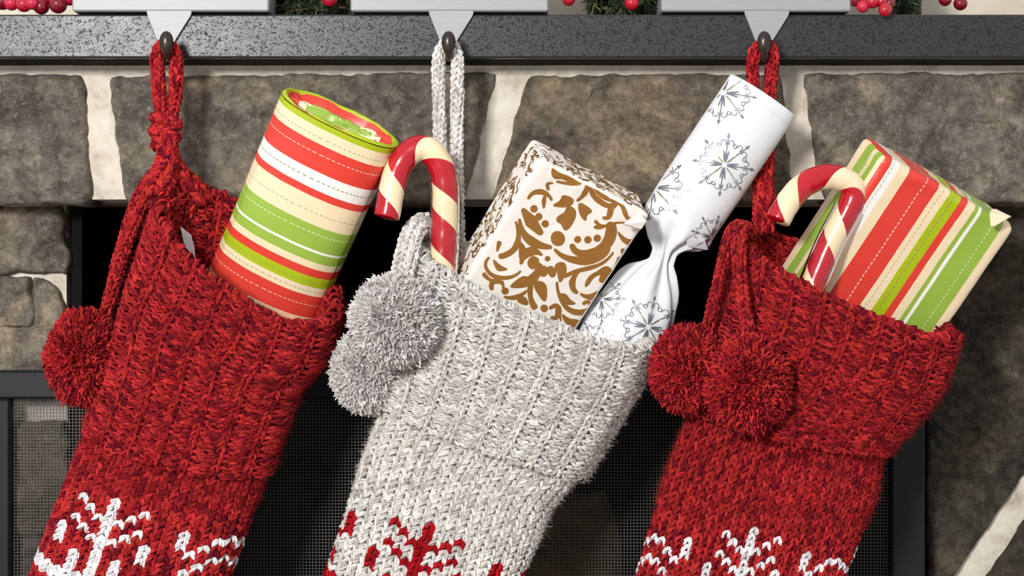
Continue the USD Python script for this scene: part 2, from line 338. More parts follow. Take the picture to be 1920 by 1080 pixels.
mortar_sheet(wall_r, [(1740, 378), (2440, 378), (2440, 1500), (1740, 1500)], YR + 0.004, 6, 0.5, amp=0.002)
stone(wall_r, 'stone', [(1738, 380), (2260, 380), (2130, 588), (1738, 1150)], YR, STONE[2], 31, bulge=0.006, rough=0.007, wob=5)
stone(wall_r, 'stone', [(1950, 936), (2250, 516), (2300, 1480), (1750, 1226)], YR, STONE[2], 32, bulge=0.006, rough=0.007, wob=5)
# lower body of the wall down to the floor
zlow = W(0, 1498, YJ)[2]
part(wall_l, 'base_course', box([-0.8, YJ + 0.01, 0], [W(132, 0, YJ)[0], 0.5, zlow + 0.005]), MORTAR)
part(wall_r, 'base_course', box([W(1740, 0, YR)[0], YR + 0.01, 0], [0.8, 0.5, zlow + 0.02]), MORTAR)

floor = structure('floor')
for k in range(16):
    part(floor, 'plank', box([-1.6 + k * 0.2, -2.4, -0.03], [-1.6 + k * 0.2 + 0.197, 0.9, 0.0], 0.003), BOARD)

wb = structure('wall_back')
part(wb, 'plaster', box([-1.3, 0.15, W(0, 60)[2]], [1.3, 0.3, 2.2]), PLASTER)

fb = thing('firebox', 'soot-black open firebox behind the mesh screen', 'firebox', (0, 0.3, 0))
x0, x1, zt = W(139, 0, 0.07)[0], W(1738, 0, 0.08)[0], W(0, 376, 0.06)[2]
part(fb, 'back_panel', box([x0, 0.50, 0], [x1, 0.53, zt + 0.02]), SOOT)
part(fb, 'side_panel', box([x0, 0.072, 0], [x0 + 0.008, 0.50, zt]), SOOT)
part(fb, 'side_panel', box([x1 - 0.008, 0.09, 0], [x1, 0.50, zt]), SOOT)
part(fb, 'top_panel', box([x0, 0.165, zt - 0.004], [x1, 0.50, zt + 0.03]), SOOT)
part(fb, 'front_flange', box([x0, 0.060, 0], [x0 + 0.010, 0.072, zt]), plain('flange_black', lin(16, 16, 17), 0.8, specular_ior_level=0.1))

def log_mesh(a, b, r, seed):
    a, b = np.array(a), np.array(b); t = nrm(b - a); u = nrm(np.cross(t, [0, 0, 1])); w = np.cross(u, t)
    th = np.linspace(0, 2 * np.pi, 28, endpoint=False); s = np.linspace(0, 1, 24)
    S, TH = np.meshgrid(s, th, indexing='ij')
    P = a + (b - a) * S[..., None]
    rr = r * (1 + 0.16 * fbm(np.stack([np.cos(TH) * 2, np.sin(TH) * 2, S * 3], -1), 1.2, seed))
    P = P + rr[..., None] * (np.cos(TH)[..., None] * u + np.sin(TH)[..., None] * w)
    v = np.vstack([P.reshape(-1, 3), a, b]); f = grid_faces(24, 28, True); n = 28
    i = np.arange(n); k = 24 * n
    caps = np.vstack([np.stack([i, (i + 1) % n, np.full(n, k)], 1), np.stack([23 * n + (i + 1) % n, 23 * n + i, np.full(n, k + 1)], 1)])
    return v, np.vstack([f[:, ::-1], caps[:, ::-1]])
lg = thing('firewood_log', 'dim split log lying inside the dark firebox behind the screen', 'log', W(1040, 1020, 0.22))
part(lg, 'bark', log_mesh(W(860, 1060, 0.24), W(1142, 1010, 0.20), 0.052, 4), BARK, smooth=40)

# ------------------------------------------------------------------ the mantel shelf and its holders
YM = -0.05
ms = thing('mantel_shelf', 'dark slate mantel shelf with a finely pitted front edge above the stone lintel', 'mantel', W(960, 108, 0.05))
part(ms, 'slab', box([-1.2, YM, W(0, 108.5, YM)[2]], [1.2, 0.16, W(0, 27, YM)[2]], 0.0016), SLATE)

part(ms, 'shadow_gap_strip', box([-1.2, YM + 0.014, W(0, 113.5, YM + .014)[2]], [1.2, 0.12, W(0, 108.6, YM)[2] + 0.0005]), plain('shadow_gap_dark', lin(30, 25, 20), 0.8, specular_ior_level=0.1))  # added near-black strip: the shade under the slab put into its colour

def holder(cx, x_l, x_r, y_top, label):
    """Stocking holder: weighted base on the mantel, a tapering tongue folded down over the mantel's edge, a hook ending in an egg-shaped knob."""
    yb = YM - 0.004
    h = thing('stocking_holder', label, 'stocking holder', W(cx, 24, yb), group='metal stocking holders on the mantel')
    zb = W(0, 21.0, yb)[2]; za = W(0, -120, yb)[2]
    part(h, 'base', box([W(x_l, 0, yb)[0], yb, zb], [W(x_r, 0, yb)[0], 0.055, za], 0.0014), SATIN, smooth=20)
    part(h, 'foot_pad', box([W(x_l + 6, 0, yb)[0], YM + 0.012, W(0, 27, YM)[2]], [W(x_r - 6, 0, yb)[0], 0.05, zb + 0.0005]), SOOT)
    yt = YM - 0.0035
    pts = [W(cx + a, b, yt) for a, b in ((-37, 20), (-36, 27), (-34, 31), (-17, 74), (-13, 84), (13, 84), (17, 74), (44, 31), (46, 27), (47, 20))]
    part(h, 'tongue', prism(Polygon([(p[0], p[2]) for p in pts]), yt, YM + 0.0002), SATIN)
    # hook: leaves the tongue's end, dips and comes forward to carry the knob
    ctrl = np.array([W(cx, 78, YM - 0.003), W(cx + 1, 92, YM - 0.007), W(cx + 1, 104, YM - 0.014), W(cx + 1, 108, YM - 0.022), W(cx + 1, 104, YM - 0.029), W(cx, 94, YM - 0.033), W(cx, 84, YM - 0.034)])
    part(h, 'hook', tube_mesh(spline(ctrl, 24), 0.0035, 12), BRONZE, smooth=True)
    th, ph = np.meshgrid(np.linspace(0, np.pi, 25), np.linspace(0, 2 * np.pi, 32, endpoint=False), indexing='ij')
    r = 0.0061 * np.sin(th) * (1 + 0.10 * np.cos(th)); z = 0.0108 * np.cos(th)
    kc = W(cx, 81, YM - 0.034)
    v = np.stack([kc[0] + r * np.cos(ph), kc[1] + r * np.sin(ph) * 0.9, kc[2] + z], -1).reshape(-1, 3)
    part(h, 'knob', (v, grid_faces(25, 32, True)[:, ::-1]), BRONZE, smooth=True)
    return h
def spline(c, n):
    c = np.asarray(c, float)
    t = np.concatenate([[0], np.cumsum(np.linalg.norm(np.diff(c, axis=0), axis=1) ** 0.5)])
    s = CubicSpline(t, c)(np.linspace(0, t[-1], 400))
    L = np.concatenate([[0], np.cumsum(np.linalg.norm(np.diff(s, axis=0), axis=1))])
    q = np.linspace(0, L[-1], n)
    return np.stack([np.interp(q, L, s[:, k]) for k in range(3)], 1)
def frames(p):
    t = nrm(np.gradient(p, axis=0))
    a = np.zeros_like(p); ref = np.array([0, -1.0, 0]) if abs(t[0][1]) < 0.9 else np.array([1.0, 0, 0])
    a[0] = nrm(np.cross(np.cross(t[0], ref), t[0]))
    for i in range(1, len(p)):
        q = a[i - 1] - t[i] * (a[i - 1] @ t[i]); a[i] = nrm(q)
    return t, a, np.cross(t, a)
def tube_mesh(p, r, sides=16, caps=True):
    p = np.asarray(p); t, a, b = frames(p); r = np.broadcast_to(r, (len(p),))
    th = np.linspace(0, 2 * np.pi, sides, endpoint=False)
    v = p[:, None] + r[:, None, None] * (np.cos(th)[None, :, None] * a[:, None] + np.sin(th)[None, :, None] * b[:, None])
    v = v.reshape(-1, 3); f = grid_faces(len(p), sides, True)
    if caps:
        k = len(v); i = np.arange(sides); e = (len(p) - 1) * sides
        v = np.vstack([v, p[0], p[-1]])
        f = np.vstack([f, np.stack([(i + 1) % sides, i, np.full(sides, k)], 1), np.stack([e + i, e + (i + 1) % sides, np.full(sides, k + 1)], 1)])
    return v, f
holder(312, 135, 504, 0, 'grey metal stocking holder with dark knob, holding the left red stocking')
holder(841, 657, 1028, 0, 'grey metal stocking holder with dark knob, holding the light grey stocking')
holder(1433, 1240, 1596, 0, 'grey metal stocking holder with dark knob, holding the right red stocking')

# ------------------------------------------------------------------ the fire screen
fs = thing('fireplace_screen', 'black framed fireplace screen of fine wire mesh standing behind the stockings', 'fire screen', (0, 0.03, 0))
YS = 0.022
sx0, sx1, sz = W(-40, 0, YS)[0], W(1735, 0, YS)[0], W(0, 695, YS)[2]
ix0, ix1, iz = W(18, 0, YS)[0], W(1672, 0, YS)[0], W(0, 748, YS)[2]
part(fs, 'top_bar', box([sx0, YS, iz], [sx1, YS + 0.02, sz], 0.002), BLACK_STEEL)
part(fs, 'side_bar', box([sx0, YS + 0.0003, 0.0], [ix0, YS + 0.0197, iz], 0.002), BLACK_STEEL)
part(fs, 'side_bar', box([ix1, YS + 0.0003, 0.0], [sx1, YS + 0.0197, iz], 0.002), BLACK_STEEL)
part(fs, 'bottom_bar', box([ix0, YS + 0.0003, 0.01], [ix1, YS + 0.0197, 0.04], 0.002), BLACK_STEEL)
wires, pitch, hw, ym = [], 6.2 * PX, 0.00032, YS + 0.011
for x in np.arange(ix0 + pitch / 2, ix1, pitch):
    wires.append(box([x - hw, ym - hw, 0.03], [x + hw, ym + hw, iz + 0.002]))
for z in np.arange(iz - pitch / 2, W(0, 1240)[2], -pitch):
    wires.append(box([ix0 - 0.002, ym - 3 * hw, z - hw], [ix1 + 0.002, ym - hw, z + hw]))
part(fs, 'wire_mesh', join(wires), WIRE, kind='stuff')

# ------------------------------------------------------------------ knitting
class Tube:
    """A tube along a polyline; u runs around, v along (0 to 1, arc length)."""
    def __init__(s, pts, radius, n=160):
        s.p = spline(pts, n); s.t, s.a, s.b = frames(s.p)
        s.r = np.interp(np.linspace(0, 1, n), np.linspace(0, 1, len(np.atleast_1d(radius))), np.atleast_1d(radius)) if np.ndim(radius) else np.full(n, radius)
        s.L = np.linalg.norm(np.diff(s.p, axis=0), axis=1).sum()
    def eval(s, u, v):
        x = np.linspace(0, 1, len(s.p))
        g = lambda q: np.stack([np.interp(v, x, q[:, k]) for k in range(3)], -1)
        n = g(s.a) * np.cos(2 * np.pi * u)[..., None] + g(s.b) * np.sin(2 * np.pi * u)[..., None]
        return g(s.p) + n * np.interp(v, x, s.r)[..., None], nrm(n)
class Sock:
    """The stocking's outside: left and right outline (picture pixels at depth yc), how far the front sags, how deep it is."""
    def __init__(s, rows, yc, e=0.82):
        r = np.array(rows, float)
        c = (r[:, 0:2] + r[:, 2:4]) / 2
        t = np.concatenate([[0], np.cumsum(np.linalg.norm(np.diff(c, axis=0), axis=1))])
        s.px_len = t[-1]; s.t = t / t[-1]; s.f = PchipInterpolator(s.t, r); s.yc, s.e = yc, e
        th = np.pi - np.linspace(0, 2 * np.pi, 721)
        q = np.stack([s.sg(np.cos(th)), 0.28 * s.sg(np.sin(th))], 1)
        L = np.concatenate([[0], np.cumsum(np.linalg.norm(np.diff(q, axis=0), axis=1))])
        s.lut = (L / L[-1], th)
    def sg(s, x): return np.sign(x) * np.abs(x) ** s.e
    def pos(s, u, v):
        v = np.asarray(v, float)
        if (v < 0).any():
            z = np.maximum(v, 0)
            return s.pos(u, z) + (s.pos(u, z * 0) - s.pos(u, z * 0 + 0.01)) * (np.minimum(v, 0) / -0.01)[..., None]
        th = np.interp(np.mod(u, 1.0), s.lut[0], s.lut[1])
        r = s.f(v)
        L, R, sag, d = r[..., 0:2], r[..., 2:4], r[..., 4], r[..., 5]
        g = s.f(v + 0.01) - s.f(v - 0.01)
        ax = nrm((g[..., 0:2] + g[..., 2:4]) / 2)
        p = (L + R) / 2 + (R - L) / 2 * s.sg(np.cos(th))[..., None] + ax * (sag * np.sin(th))[..., None]
        P = Wv(p, s.yc)
        P[..., 1] = s.yc - d * s.sg(np.sin(th))
        return P
    def eval(s, u, v):
        u, v = np.asarray(u, float), np.asarray(v, float)
        e = 2e-3
        P = s.pos(u, v)
        n = nrm(np.cross(s.pos(u + e, v) - s.pos(u - e, v), s.pos(u, v + e) - s.pos(u, v - e)))
        return P, -n
class Offset:
    def __init__(s, base, off, flip=False): s.base, s.off, s.flip = base, off, flip
    def eval(s, u, v):
        P, n = s.base.eval(u, v)
        return P + n * (s.off(v) if callable(s.off) else s.off)[..., None] if callable(s.off) else P + n * s.off, (-n if s.flip else n)

def lobes(S, U, V, H, R, seg=4, ply=3, rng=np.random.default_rng(5)):
    """Yarn pieces along paths on a surface, each of PLY thin plies twisted round each other: U, V, H, R are (n, k)."""
    P, n = S.eval(U, V)
    P = P + n * H[..., None]
    t = nrm(np.gradient(P, axis=1)); b = nrm(np.cross(t, n)); n2 = np.cross(b, t)
    N, K = P.shape[:2]
    ph0 = rng.uniform(0, 2 * np.pi, (N, 1)); tw = np.linspace(0, 2.6, K)[None]
    P0, out = P, []
    for k in range(ply):
        if ply > 1:
            a = ph0 + tw + k * 2 * np.pi / ply
            P = P0 + (R * 0.50)[..., None] * (np.cos(a)[..., None] * n2 + np.sin(a)[..., None] * b); r = R * 0.60
        else: r = R
        th = np.linspace(0, 2 * np.pi, seg, endpoint=False)
        ring = P[:, :, None] + r[..., None, None] * (np.cos(th)[None, None, :, None] * n2[:, :, None] + np.sin(th)[None, None, :, None] * b[:, :, None])
        tip0, tip1 = P[:, 0] - t[:, 0] * r[:, :1] * 0.8, P[:, -1] + t[:, -1] * r[:, -1:] * 0.8
        out.append(np.concatenate([ring.reshape(N, K * seg, 3), tip0[:, None], tip1[:, None]], 1))
    v = np.concatenate(out, 1)
    f = grid_faces(K, seg, True); i = np.arange(seg); e = (K - 1) * seg; m = K * seg + 2
    f = np.vstack([f, np.stack([(i + 1) % seg, i, np.full(seg, K * seg)], 1), np.stack([e + i, e + (i + 1) % seg, np.full(seg, K * seg + 1)], 1)])
    f = np.vstack([f + k * m for k in range(ply)])
    nv = m * ply
    F = (f[None] + (np.arange(N) * nv)[:, None, None]).reshape(-1, 3)
    return v.reshape(-1, 3), F, nv
def ply_tints(t, nv, rng, ply=3, amt=0.13):
    """One tone per ply of each piece: the piece's own tone, mixed with those of its neighbours in the yarn."""
    n = len(t); other = t[rng.permutation(n * ply) % n].reshape(n, ply, 3)
    k = rng.uniform(0, 0.75, (n, ply, 1))
    q = (t[:, None] * (1 - k) + other * k) * rng.normal(1.0, amt, (n, ply, 1)).clip(0.6, 1.45)
    return np.repeat(q.reshape(-1, 3), nv // ply, 0)
def vee(C, Rr, du, dv, u0, v0, r0, rng, wide=1.0):
    """Two legs of a knit stitch (an upturned V) for the cells C, Rr."""
    C, Rr = np.asarray(C, float), np.asarray(Rr, float)
    us, vs, hs, rs = [], [], [], []
    for sd in (-1, 1):
        j = rng.normal(0, 0.03, (len(C), 5)) ; jv = rng.normal(0, 0.05, (len(C), 1))
        us.append(u0 + (C[:, None] + 0.5 + sd * np.array([0.47, 0.43, 0.32, 0.18, 0.06]) * wide + j) * du)
        vs.append(v0 + (Rr[:, None] + np.array([1.02, 0.75, 0.38, 0.02, -0.25]) + jv) * dv)
        hs.append(r0 * (np.array([-0.1, 0.55, 0.8, 0.65, 0.0]) + rng.normal(0, 0.10, (len(C), 1))))
        rs.append(r0 * np.array([0.62, 0.95, 1.04, 0.92, 0.6]) * rng.uniform(0.9, 1.1, (len(C), 1)))
    return tuple(np.vstack(q) for q in (us, vs, hs, rs))
def purl(C, Rr, du, dv, u0, v0, r0, rng):
    """Purl bumps: short arcs across the fabric, smile and frown interlocked."""
    C, Rr = np.asarray(C, float), np.asarray(Rr, float)
    us, vs, hs, rs = [], [], [], []
    for off, rr, sg in ((0.0, 0.0, 1), (0.5, 0.5, -1)):
        us.append(u0 + (C[:, None] + 0.5 + off + np.array([-0.62, -0.34, 0, 0.34, 0.62]) + rng.normal(0, 0.05, (len(C), 5))) * du)
        vs.append(v0 + (Rr[:, None] + 0.25 + rr + sg * np.array([0.34, 0.04, -0.12, 0.04, 0.34]) + rng.normal(0, 0.07, (len(C), 1))) * dv)
        hs.append(r0 * (np.array([-0.5, 0.5, 0.9, 0.5, -0.5]) + rng.normal(0, 0.2, (len(C), 1))))
        rs.append(r0 * np.array([0.55, 0.8, 0.88, 0.8, 0.55]) * rng.uniform(0.85, 1.12, (len(C), 1)))
    return tuple(np.vstack(q) for q in (us, vs, hs, rs))
RED = [lin(142, 24, 32), lin(164, 32, 40), lin(188, 48, 50), lin(106, 14, 30), lin(180, 50, 42), lin(134, 20, 30), lin(96, 16, 36)]
GREY = [lin(222, 219, 216), lin(212, 208, 203), lin(230, 227, 223), lin(198, 193, 188), lin(219, 213, 203), lin(214, 214, 215)]
WHITE = [lin(236, 234, 236), lin(226, 224, 228), lin(242, 240, 240)]
MOTIF_RED = [lin(164, 14, 26), lin(178, 24, 32), lin(150, 10, 24)]
def yarn_tints(U, V, palette, rng, contrast=1.0, slub=1.0):
    """Heathered yarn: the tone runs on along each row and shifts in flecks."""
    c = U.mean(1) * 60; r = V.mean(1) * 45
    q = meshkit.noise(np.stack([c * 0.55, np.floor(r * 1.3) * 7.7, r * 0], -1), 5) * slub + rng.uniform(0, 1, len(c)) * 0.9
    k = np.floor((q * 3.1) % len(palette)).astype(int) % len(palette)
    t = np.array(palette)[k] * rng.normal(1.0, 0.10 * contrast, (len(c), 1)).clip(0.6, 1.4)
    return t
def sheet(S, us, vs, flip=False):
    U, V = np.meshgrid(us, vs)
    P, _ = S.eval(U, V)
    f = grid_faces(len(vs), len(us))
    return P.reshape(-1, 3), (f if flip else f[:, ::-1])
def fuzz(parent, S, n, u_rng, v_rng, palette, rng, length=(0.002, 0.005), width=0.00016):
    u, v = rng.uniform(*u_rng, n), rng.uniform(*v_rng, n)
    P, N = S.eval(u, v)
    P = P + N * 0.003
    d = nrm(N * 0.9 + rng.normal(0, 0.8, (n, 3))); L = rng.uniform(*length, n)
    bend = rng.normal(0, 0.35, (n, 3))
    s = np.linspace(0, 1, 4)
    pts = P[:, None] + L[:, None, None] * (d[:, None] * s[None, :, None] + bend[:, None] * (s ** 2)[None, :, None])
    w = width * np.array([1, 0.9, 0.7, 0.3])[None] * rng.uniform(0.7, 1.3, (n, 1))
    t = np.array(palette)[rng.integers(0, len(palette), n)] * 1.1
    curves(parent, 'wool_fuzz', pts, w, STRAND, t, kind='stuff')

def cord(parent, name, pts, radius, palette, rng, wales=5, pitch=0.0052, label=None):
    """A knitted cord: knit stitches around a thin tube."""
    S = Tube(pts, radius)
    M_ = max(3, int(S.L / pitch))
    C, Rr = np.meshgrid(np.arange(wales), np.arange(M_))
    rm = float(np.mean(radius))
    U, V, H, R = vee(C.ravel() + 0.07 * Rr.ravel() % 1, Rr.ravel(), 1 / wales, 1 / (M_ + 0.5), 0.13, 0.2 / M_, rm * 0.36, rng)
    V = np.clip(V, 0, 1)
    v, f, nv = lobes(S, U, V, H - rm * 0.22, R)
    t = ply_tints(yarn_tints(U, V * S.L / 0.4, palette, rng), nv, rng)
    bv, bf = tube_mesh(S.p[::4], np.interp(np.linspace(0, 1, len(S.p[::4])), np.linspace(0, 1, len(S.r)), S.r) * 0.86, 10)
    return part(parent, name, join([(v, f), (bv, bf)]), YARN, smooth=True, tint=np.vstack([t, np.tile(np.array(palette[0]) * 0.7, (len(bv), 1))]), label=label)
def pompom(parent, centre, radius, palette, rng, n=6500, squash=(1, 1, 1), clump=0.10):
    c = np.array(centre)
    th = np.arccos(1 - 2 * (np.arange(n) + 0.5) / n); ph = np.arange(n) * 2.399963 + rng.normal(0, 0.3, n)
    d = np.stack([np.sin(th) * np.cos(ph), np.sin(th) * np.sin(ph), np.cos(th)], 1)
    d = nrm(d + rng.normal(0, 0.10, (n, 3)))
    q = np.array(squash)
    L = radius * (0.96 + 0.035 * rng.normal(0, 1, n) + clump * (meshkit.noise(d * 3.2 + 5) - 0.5) * 1.4)
    side = nrm(np.cross(d, rng.normal(0, 1, (n, 3))))
    s = np.linspace(0.6, 1, 5)
    pts = c + (d[:, None] * s[None, :, None] + side[:, None] * (0.26 * rng.normal(0, 1, n)[:, None] * ((s - 0.6) / 0.4)[None] ** 1.5 * 0.7)[..., None]) * L[:, None, None] * q
    w = 0.0020 * np.array([0.9, 0.95, 1.0, 1.0, 0.8])[None] * rng.uniform(0.75, 1.2, (n, 1))
    k = np.floor(meshkit.noise(d * 2.2 + 11) * 4 + rng.uniform(0, 2.4, n)).astype(int) % len(palette)
    t = np.array(palette)[k] * rng.normal(1.0, 0.14, (n, 1)).clip(0.6, 1.5)
    ico = trimesh.creation.icosphere(3, radius * 0.84)
    v = np.array(ico.vertices) * q + c
    pm = part(parent, 'pompom', (v, np.array(ico.faces)), YARN, smooth=True, tint=np.tile(np.array(palette[0]) * 0.8, (len(v), 1)))
    curves(pm, 'yarn_strands', pts, w, STRAND, t, kind='stuff')
    # split ply ends standing out of the ball
    m = n
    i = rng.integers(0, n, m)
    tip = pts[i, -1]; dd = nrm(tip - c + rng.normal(0, 0.35, (m, 3)) * radius)
    p2 = tip[:, None] - dd[:, None] * 0.004 + dd[:, None] * (np.linspace(0, 1, 3) * 0.0058)[None, :, None]
    curves(pm, 'ply_ends', p2, np.tile([0.0009, 0.0008, 0.0005], (m, 1)), STRAND, t[i] * 1.08, kind='stuff')
    return pm

# snowflake chart: (columns from the flake's axis, rows below its top stitch)
FLAKE = set()
for r in range(0, 26): FLAKE.add((0, r))
for s in (-1, 1):
    for a, b in ((3, 1), (2, 2), (1, 3), (3, 4), (2, 5), (1, 6)):
        FLAKE |= {(s * a, b), (s * a, 25 - b)}
    for a, r0 in ((7, 3), (4, 6), (2, 9)):
        for r in range(r0, r0 + 3): FLAKE |= {(s * a, r), (s * a, 25 - r)}
    for a, b in ((10, 4), (9, 5), (8, 6), (10, 7), (9, 8), (8, 9), (8, 10)):
        FLAKE |= {(s * a, b), (s * a, 25 - b)}
    for a in range(1, 10): FLAKE |= {(s * a, 12), (s * a, 13)}

def stocking(label, rows, yc, v_cuff, cols, gauge_px, flake_at, palette, flake_palette, seed, cuff_cols, rib=5, row_px=12.6, cuff_off=0.006):
    rng = np.random.default_rng(seed)
    o = W(*( (np.array(rows[0][0:2]) + np.array(rows[0][2:4])) / 2), yc)
    st = thing('christmas_stocking', label, 'christmas stocking', o, group='knitted stockings hanging from the mantel')
    rows = np.array(rows, float)
    tt_ = np.concatenate([[0], np.cumsum(np.linalg.norm(np.diff((rows[:, :2] + rows[:, 2:4]) / 2, axis=0), axis=1))]); tt_ = tt_ / tt_[-1]
    pull = np.interp(tt_, [0, v_cuff - 0.02, v_cuff + 0.03], [(cuff_off + 0.0012) / PX * 1.05] * 2 + [5.0])
    across = nrm(rows[:, 2:4] - rows[:, :2])
    rows[:, :2] += across * pull[:, None]; rows[:, 2:4] -= across * pull[:, None]        # the outlines were measured over the stitches
    S = Sock(rows, yc)
    n_rows_total = S.px_len / row_px; dv = 1.0 / n_rows_total
    du = 1.0 / cols
    leg_r = gauge_px * PX * 0.95 * 0.255
    # ---- leg: fabric tube to the toe plus every stitch on its visible side
    us = np.linspace(0, 1, 97)
    vs = np.linspace(v_cuff - 0.06, 1, 60)
    bv, bf = sheet(Offset(S, -0.0006), us, vs)
    P1, _ = S.eval(np.array(0.25), np.array(1.0)); tip = S.pos(np.linspace(0, 1, 97), np.ones(97)).mean(0)
    k = len(bv); last = np.arange(96) + (len(vs) - 1) * 97
    bv = np.vstack([bv, tip]); bf = np.vstack([bf, np.stack([last, last + 1, np.full(96, k)], 1)])
    lows = Wv(np.array(rows)[:, :2] * 0.5 + np.array(rows)[:, 2:4] * 0.5, yc)
    v_last = float(np.interp(1200, np.array(rows)[:, 1], S.t))
    r_first = int((v_cuff - 0.012) / dv); r_last = int(v_last / dv)
    C, Rr = np.meshgrid(np.arange(-2, cols // 2 + 3), np.arange(r_first, r_last))
    C, Rr = C.ravel(), Rr.ravel()
    # the cell at the flake's top, and how far down the picture shows the leg
    gu, gv = np.meshgrid(np.linspace(0.02, 0.48, 93), np.linspace(0.3, 0.9, 121))
    gp = S.pos(gu, gv); gx = 960 + gp[..., 0] / (PX * (D + gp[..., 1]) / D); gy = 540 - (gp[..., 2] - ZC) / (PX * (D + gp[..., 1]) / D)
    q = np.argmin((gx - flake_at[0]) ** 2 + (gy - flake_at[1]) ** 2)
    fu, fv = gu.ravel()[q], gv.ravel()[q]
    c0, r0 = int(round(fu / du - 0.5)), int(round(fv / dv))
    rel = list(zip(C - c0, Rr - r0))
    period = 21
    isf = np.array([((a + 10) % period - 10, b) in FLAKE for a, b in rel])
    for name, mask, pal, smooth_lab in (('leg', ~isf, palette, None), ('snowflake_motif', isf, flake_palette, 'white knitted snowflake' if flake_palette is WHITE else 'red knitted snowflake')):
        U, V, H, R = vee(C[mask], Rr[mask], du, dv, 0, 0, leg_r * (1.06 if name != 'leg' else 1.0), rng)
        v, f, nv = lobes(S, U, V, H, R)
        t = ply_tints(yarn_tints(U, V, pal, rng, 0.5 if name != 'leg' else 1.0), nv, rng)
        if name == 'leg':
            v, f = join([(v, f), (bv, bf)]); t = np.vstack([t, np.tile(np.mean(palette, 0) * 0.5, (len(bv), 1))])
        part(st, name, (v, f), YARN, smooth=True, tint=t, label=smooth_lab)
    # ---- cuff: a doubled ribbed band, rolled over at the rim and turned under at its lower edge
    ve = v_cuff
    prof = [(0.30, -0.0045), (0.18, -0.0048), (0.06, -0.0048), (0.016, -0.0042), (0.006, -0.0020), (0.004, 0.0010), (0.012, 0.0030)] + [(x, cuff_off - 0.0016) for x in np.linspace(0.02, ve - 0.014, 30)] + [(ve - 0.004, cuff_off - 0.0026), (ve, 0.0014), (ve - 0.008, -0.0004)]
    rowsP = []
    for vv, off in prof:
        P, n = S.eval(us, np.full(97, max(vv, 0.0)))
        if vv < 0: P = P + (S.pos(us, np.zeros(97)) - S.pos(us, np.full(97, 0.01))) * (-vv / 0.01)
        rowsP.append(P + n * off)
    cv = np.array(rowsP).reshape(-1, 3); cf = grid_faces(len(prof), 97)[:, ::-1]
    du2 = 1.0 / cuff_cols
    nr = int(round((ve - 0.004) / dv)); dv2 = (ve - 0.006) / nr
    out = Offset(S, cuff_off); inn = Offset(S, -0.0050, flip=True)
    parts_ = []
    for surf, cr, pal, rr in ((out, (-3, cuff_cols // 2 + 4), palette, (0, nr)), (inn, (cuff_cols // 2 - 3, cuff_cols + 4), palette, (0, int(nr * 0.30)))):
        C, Rr = np.meshgrid(np.arange(*cr), np.arange(*rr)); C, Rr = C.ravel(), Rr.ravel()
        kn = (C % rib) == 0
        sgn = 1.0
        cr_ = 0.88
        for fn, m, rad, hh in ((vee, kn, 0.0019, -0.0004), (purl, ~kn, 0.00185, 0.0)):
            U, V, H, R = fn(C[m], Rr[m], du2, dv2, 0, 0.002, rad, rng)
            if fn is purl:                                  # each purl panel swells between its ribs
                q = np.mod(U / du2, rib); H = H + 0.0042 * np.sin(np.pi * np.clip((q - 0.9) / (rib - 0.8), 0, 1)) ** 0.7 - 0.0017
            v, f, nv = lobes(surf, U, V, (H + hh), R)
            parts_.append((v, f, ply_tints(yarn_tints(U, V, pal, rng), nv, rng)))
    # rim: a row of plump stitches over the edge
    C = np.arange(0, cuff_cols, 0.5); rim = Offset(S, 0.0002)
    th = np.array([-1.2, -0.5, 0.2, 0.9, 1.6])
    Ur = (C[:, None] + 0.5 + np.array([-0.3, -0.15, 0, 0.15, 0.3])[None] + rng.normal(0, 0.12, (len(C), 5))) * du2
    Vr = (0.010 - 0.014 * np.cos(th))[None] + rng.uniform(-0.002, 0.004, (len(C), 1))
    Hr = 0.0056 * np.sin(th)[None] + np.zeros((len(C), 1))
    Rr_ = 0.0021 * np.array([0.7, 1, 1.05, 1, 0.7])[None] * rng.uniform(0.8, 1.15, (len(C), 1))
    v, f, nv = lobes(rim, Ur, Vr, Hr, Rr_)
    parts_.append((v, f, ply_tints(yarn_tints(Ur, Vr, palette, rng), nv, rng)))
    allv, allf = join([(v, f) for v, f, _ in parts_] + [(cv, cf)])
    part(st, 'cuff', (allv, allf), YARN, smooth=True, tint=np.vstack([t for _, _, t in parts_] + [np.tile(np.mean(palette, 0) * 0.5, (len(cv), 1))]))
    fuzz(st, Offset(S, cuff_off), 12000, (-0.04, 0.54), (0.0, ve), palette, rng)
    fuzz(st, S, 6000, (-0.04, 0.54), (ve, max(fv, ve + 0.06)), palette, rng)
    return st, S, rng

# rows: left x, y, right x, y, sag of the front, half depth
YA = -0.10
ROWS1 = [(296, 362, 637, 588, 72, .052), (266, 466, 618, 668, 60, .052), (230, 585, 570, 722, 48, .047), (196, 700, 540, 795, 40, .043), (163, 800, 506, 884, 34, .040), (124, 905, 468, 976, 30, .039), (86, 1005, 434, 1070, 28, .039), (50, 1100, 398, 1165, 26, .039), (12, 1205, 362, 1280, 26, .040), (-60, 1300, 300, 1420, 26, .042), (-170, 1360, 150, 1500, 20, .036), (-250, 1400, -60, 1500, 10, .018)]
st1, S1, rng1 = stocking('deep red knitted stocking at the left holding a striped roll, one red pompom visible', ROWS1, YA, 0.312, 38, 21, (214, 929), RED, WHITE, 11, 56, rib=4)
ROWS2 = [(778, 452, 1228, 642, 42, .055), (757, 560, 1206, 708, 32, .052), (735, 660, 1162, 788, 24, .047), (713, 757, 1092, 893, 16, .043), (689, 838, 1032, 958, 14, .040), (662, 922, 1002, 1032, 14, .039), (632, 1012, 966, 1112, 14, .039), (600, 1105, 930, 1205, 14, .040), (540, 1230, 880, 1340, 14, .042), (420, 1310, 740, 1460, 14, .038), (320, 1350, 560, 1500, 8, .02)]
